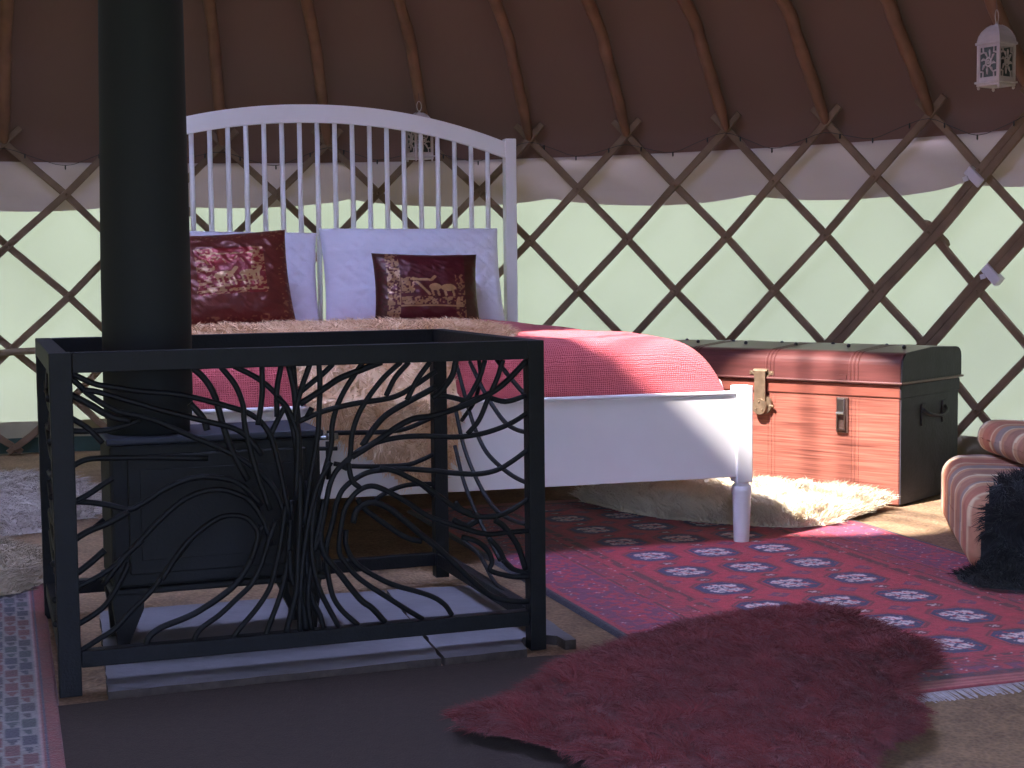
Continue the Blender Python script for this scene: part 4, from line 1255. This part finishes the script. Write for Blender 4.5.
def catch(x):
    bm = bmesh.new()
    box(bm, x - .019, x + .019, -.007, -.001, TS - .150, TS - .045, bev=.002)
    obj('catch_plate', bm, M['steel_old'], trunk)
    bm = bmesh.new()
    box(bm, x - .013, x + .011, -.014, -.008, TS - .095, TS - .048, bev=.002)
    tube(bm, [(x - .012, -.013, TS - .094), (x - .013, -.014, TS - .138), (x + .011, -.014, TS - .138), (x + .011, -.013, TS - .094)], .003, 6)
    tube(bm, [(x - .013, -.016, TS - .092), (x + .011, -.016, TS - .092)], .005, 8)
    obj('catch', bm, M['chrome'], trunk)
    bm = bmesh.new(); box(bm, x - .016, x + .016, -.0105, -.0085, TS + .006, TS + .022, bev=.0005)
    obj('catch_keeper', bm, M['lid'], lid)
catch(-.178); catch(-.72)
bm = bmesh.new()
box(bm, .0045, .009, .13, .155, TS - .13, TS - .065, bev=.001); box(bm, .0045, .009, .27, .295, TS - .13, TS - .065, bev=.001)
hd = obj('handle_plate', bm, M['dark_metal'], trunk)
bm = bmesh.new(); tube(bm, catmull([(.010, .135, TS - .082), (.022, .15, TS - .095), (.028, .21, TS - .105), (.022, .27, TS - .095), (.010, .285, TS - .082)], 4), .0055, 8)
obj('handle', bm, M['dark_metal'], hd, True)

# ------------------------------------------------------------------ striped seat and bolster, black fleece
STR = [(0, (196, 128, 106)), (.03, (226, 190, 160)), (.045, (192, 116, 100)), (.12, (208, 150, 124)), (.15, (232, 202, 176)), (.165, (168, 140, 140)), (.2, (186, 124, 108)), (.28, (214, 160, 134)),
       (.31, (236, 208, 180)), (.325, (176, 120, 108)), (.40, (204, 146, 120)), (.43, (228, 196, 170)), (.445, (160, 134, 136)), (.50, (196, 128, 106))]
def stripe_col(s):
    s = np.mod(s, .5); c = np.zeros(s.shape + (3,))
    for a, col in STR: c[s >= a] = T_(col[0] - 8, col[1] + 6, col[2])
    return c
M['striped'] = mat('striped_cotton', (1, 1, 1, 1), .9, noise=.12, scale=30, bump=.3, bscale=70, attr='tint')
def sofbox(name, w, d, h, rad, loc, yaw, label, cat, sc=1.0, so=0., n=54, sag=.01, seed=2):
    """rounded upholstered block; local x = stripe direction, y = long way (right/back), stripes run over the top"""
    # superellipsoid-like rounded box from a subdivided cube
    V = []; Fs = []
    k = n
    g = np.linspace(-1, 1, k)
    A, B = np.meshgrid(g, g, indexing='ij')
    faces = []
    base = 0; allV = []
    for ax in range(3):
        for sg in (-1, 1):
            P = np.zeros((k, k, 3)); o1, o2 = [q for q in range(3) if q != ax]
            P[..., ax] = sg; P[..., o1] = A; P[..., o2] = B
            f = grid_faces(k, k) + base
            if (sg > 0) ^ (ax == 1): pass
            else: f = f[:, ::-1]
            faces.append(f); allV.append(P.reshape(-1, 3)); base += k * k
    P = np.concatenate(allV)
    half = np.array([w, d, h]) / 2
    Q = P * half
    core = np.clip(Q, -(half - rad), half - rad)
    dl = Q - core; ln = np.linalg.norm(dl, axis=1)[:, None]
    Q = core + np.where(ln > 1e-9, dl / np.maximum(ln, 1e-9) * rad, 0)
    s_ = Q[:, 0] + w / 2 + .006 * np.sin(Q[:, 1] * 20) + .004 * np.sin(Q[:, 2] * 30)
    col = stripe_col(s_ * sc + so)
    bulge = (1 - (P[:, 1]) ** 2) * 0 + .012 * (1 - P[:, 2] ** 2)
    Q[:, 0] += np.sign(P[:, 0]) * (np.abs(P[:, 0]) > .98) * bulge
    Q[:, 2] += -sag * vnoise(Q[:, 0] * 9, Q[:, 1] * 9, seed) * (P[:, 2] > 0) + 0
    Q[:, 2] += h / 2
    o = np_mesh(name, Q, np.concatenate(faces), M['striped'], None, True, col)
    md = o.modifiers.new('w', 'WELD'); md.merge_threshold = .0005
    o.location = loc; o.rotation_euler.z = yaw
    return tag(o, label, cat)
# seat: near-left bottom corner at (1.054,3.29), far-left at about (1.20,4.1)
sdir = Vector((1.20 - 1.054, 4.02 - 3.29)); slen = sdir.length; syaw = math.atan2(sdir.y, sdir.x)
mid = Vector((1.054, 3.29)) + sdir / 2
nrm = Vector((sdir.y, -sdir.x)).normalized()
cseat = mid + nrm * .32
SC = Vector((1.009, 3.27))            # near left bottom corner of the seat
dS = sdir.normalized()
c1 = SC + dS * (slen / 2) + nrm * .32
sofbox('floor_seat', slen, .64, .19, .05, (c1.x, c1.y, .002), syaw, 'terracotta striped folded floor mattress seat at the right edge', 'floor seat', n=60)
sofbox('bolster', .48, .56, .088, .042, (1.245 + .28, 3.76, .1925), PI / 2, 'terracotta striped bolster cushion lying on the striped floor seat', 'cushion', sc=1.25, so=.12, seed=6)

def black_surf(s, t):
    """s: to the right across the near end of the seat; t: height path, <-.2 on the floor, >0 back over the seat and bolster"""
    hgt = .20
    d = sdir.normalized()
    out = np.where(t < -hgt, (-hgt - t), 0)
    nn = -.014 - out + np.where(t > 0, t, 0)
    X = SC.x + nrm.x * s + d.x * nn; Y = SC.y + nrm.y * s + d.y * nn
    k = np.clip((nn - .17) / .1, 0, 1); k = k * k * (3 - 2 * k)
    z = np.where(t < -hgt, .013, np.where(t > 0, hgt + .004 + .1 * k, hgt + t + .004))
    P = np.stack([X, Y, z], 1)
    kf = np.clip((-hgt - t) / .03 + .5, 0, 1)[:, None]; kt = np.clip(t / .05 + .5, 0, 1)[:, None]
    side = np.array([-d.x, -d.y, .3])
    N = side * (1 - kf) * (1 - kt) + np.array([0, 0, 1.]) * (kf + kt)
    N /= np.linalg.norm(N, axis=1)[:, None]
    return P, N
BP = [(.0, -.21), (-.03, -.23), (-.02, -.30), (.01, -.36), (.1, -.38), (.5, -.38), (.58, -.2), (.58, .3), (.3, .36), (.2, .30), (.15, .2), (.11, .1), (.075, .05), (.05, 0), (.038, -.06), (.033, -.12), (.027, -.17)]
o = fleece('sheepskin', BP, black_surf, M['fur_black'], 32000, .030, .0022, thick=.02, lean=.8, curl=.3, clump=.03, seed=41, up=.5, tints=(T_(18, 20, 27), T_(32, 34, 42)), flow=(0, -.5))
tag(o, 'black sheepskin draped over the striped floor seat at the right edge', 'sheepskin')

# ------------------------------------------------------------------ light
w = bpy.data.worlds.new('world'); S.world = w; w.use_nodes = True
nt = w.node_tree; N = nt.nodes; L = nt.links
bg = N['Background']
tc = N.new('ShaderNodeTexCoord'); sx = N.new('ShaderNodeSeparateXYZ')
L.new(tc.outputs['Generated'], sx.inputs[0])
cr = N.new('ShaderNodeValToRGB')
cr.color_ramp.elements[0].position = .25; cr.color_ramp.elements[0].color = (.155, .20, .36, 1)
cr.color_ramp.elements[1].position = .62; cr.color_ramp.elements[1].color = (.80, .92, 1.62, 1)
L.new(sx.outputs['Z'], cr.inputs['Fac']); L.new(cr.outputs['Color'], bg.inputs['Color'])
bg.inputs['Strength'].default_value = 24

sun = bpy.data.lights.new('sun', 'SUN'); sun.energy = 22; sun.angle = math.radians(1.2); sun.color = (1, .93, .86)
so = bpy.data.objects.new('sun', sun); COL.objects.link(so)
# direction: from the open crown down to the trunk corner
src = Vector((CX, CY, ZC)); tgt = src + Vector((.562, .490, -1)) * ZC
so.rotation_euler = (tgt - src).to_track_quat('-Z', 'Y').to_euler()
so.location = (0, 0, 5)

vs_ = S.view_settings
vs_.view_transform = 'Standard'; vs_.look = 'None'; vs_.exposure = 0; vs_.gamma = 1; vs_.use_curve_mapping = False
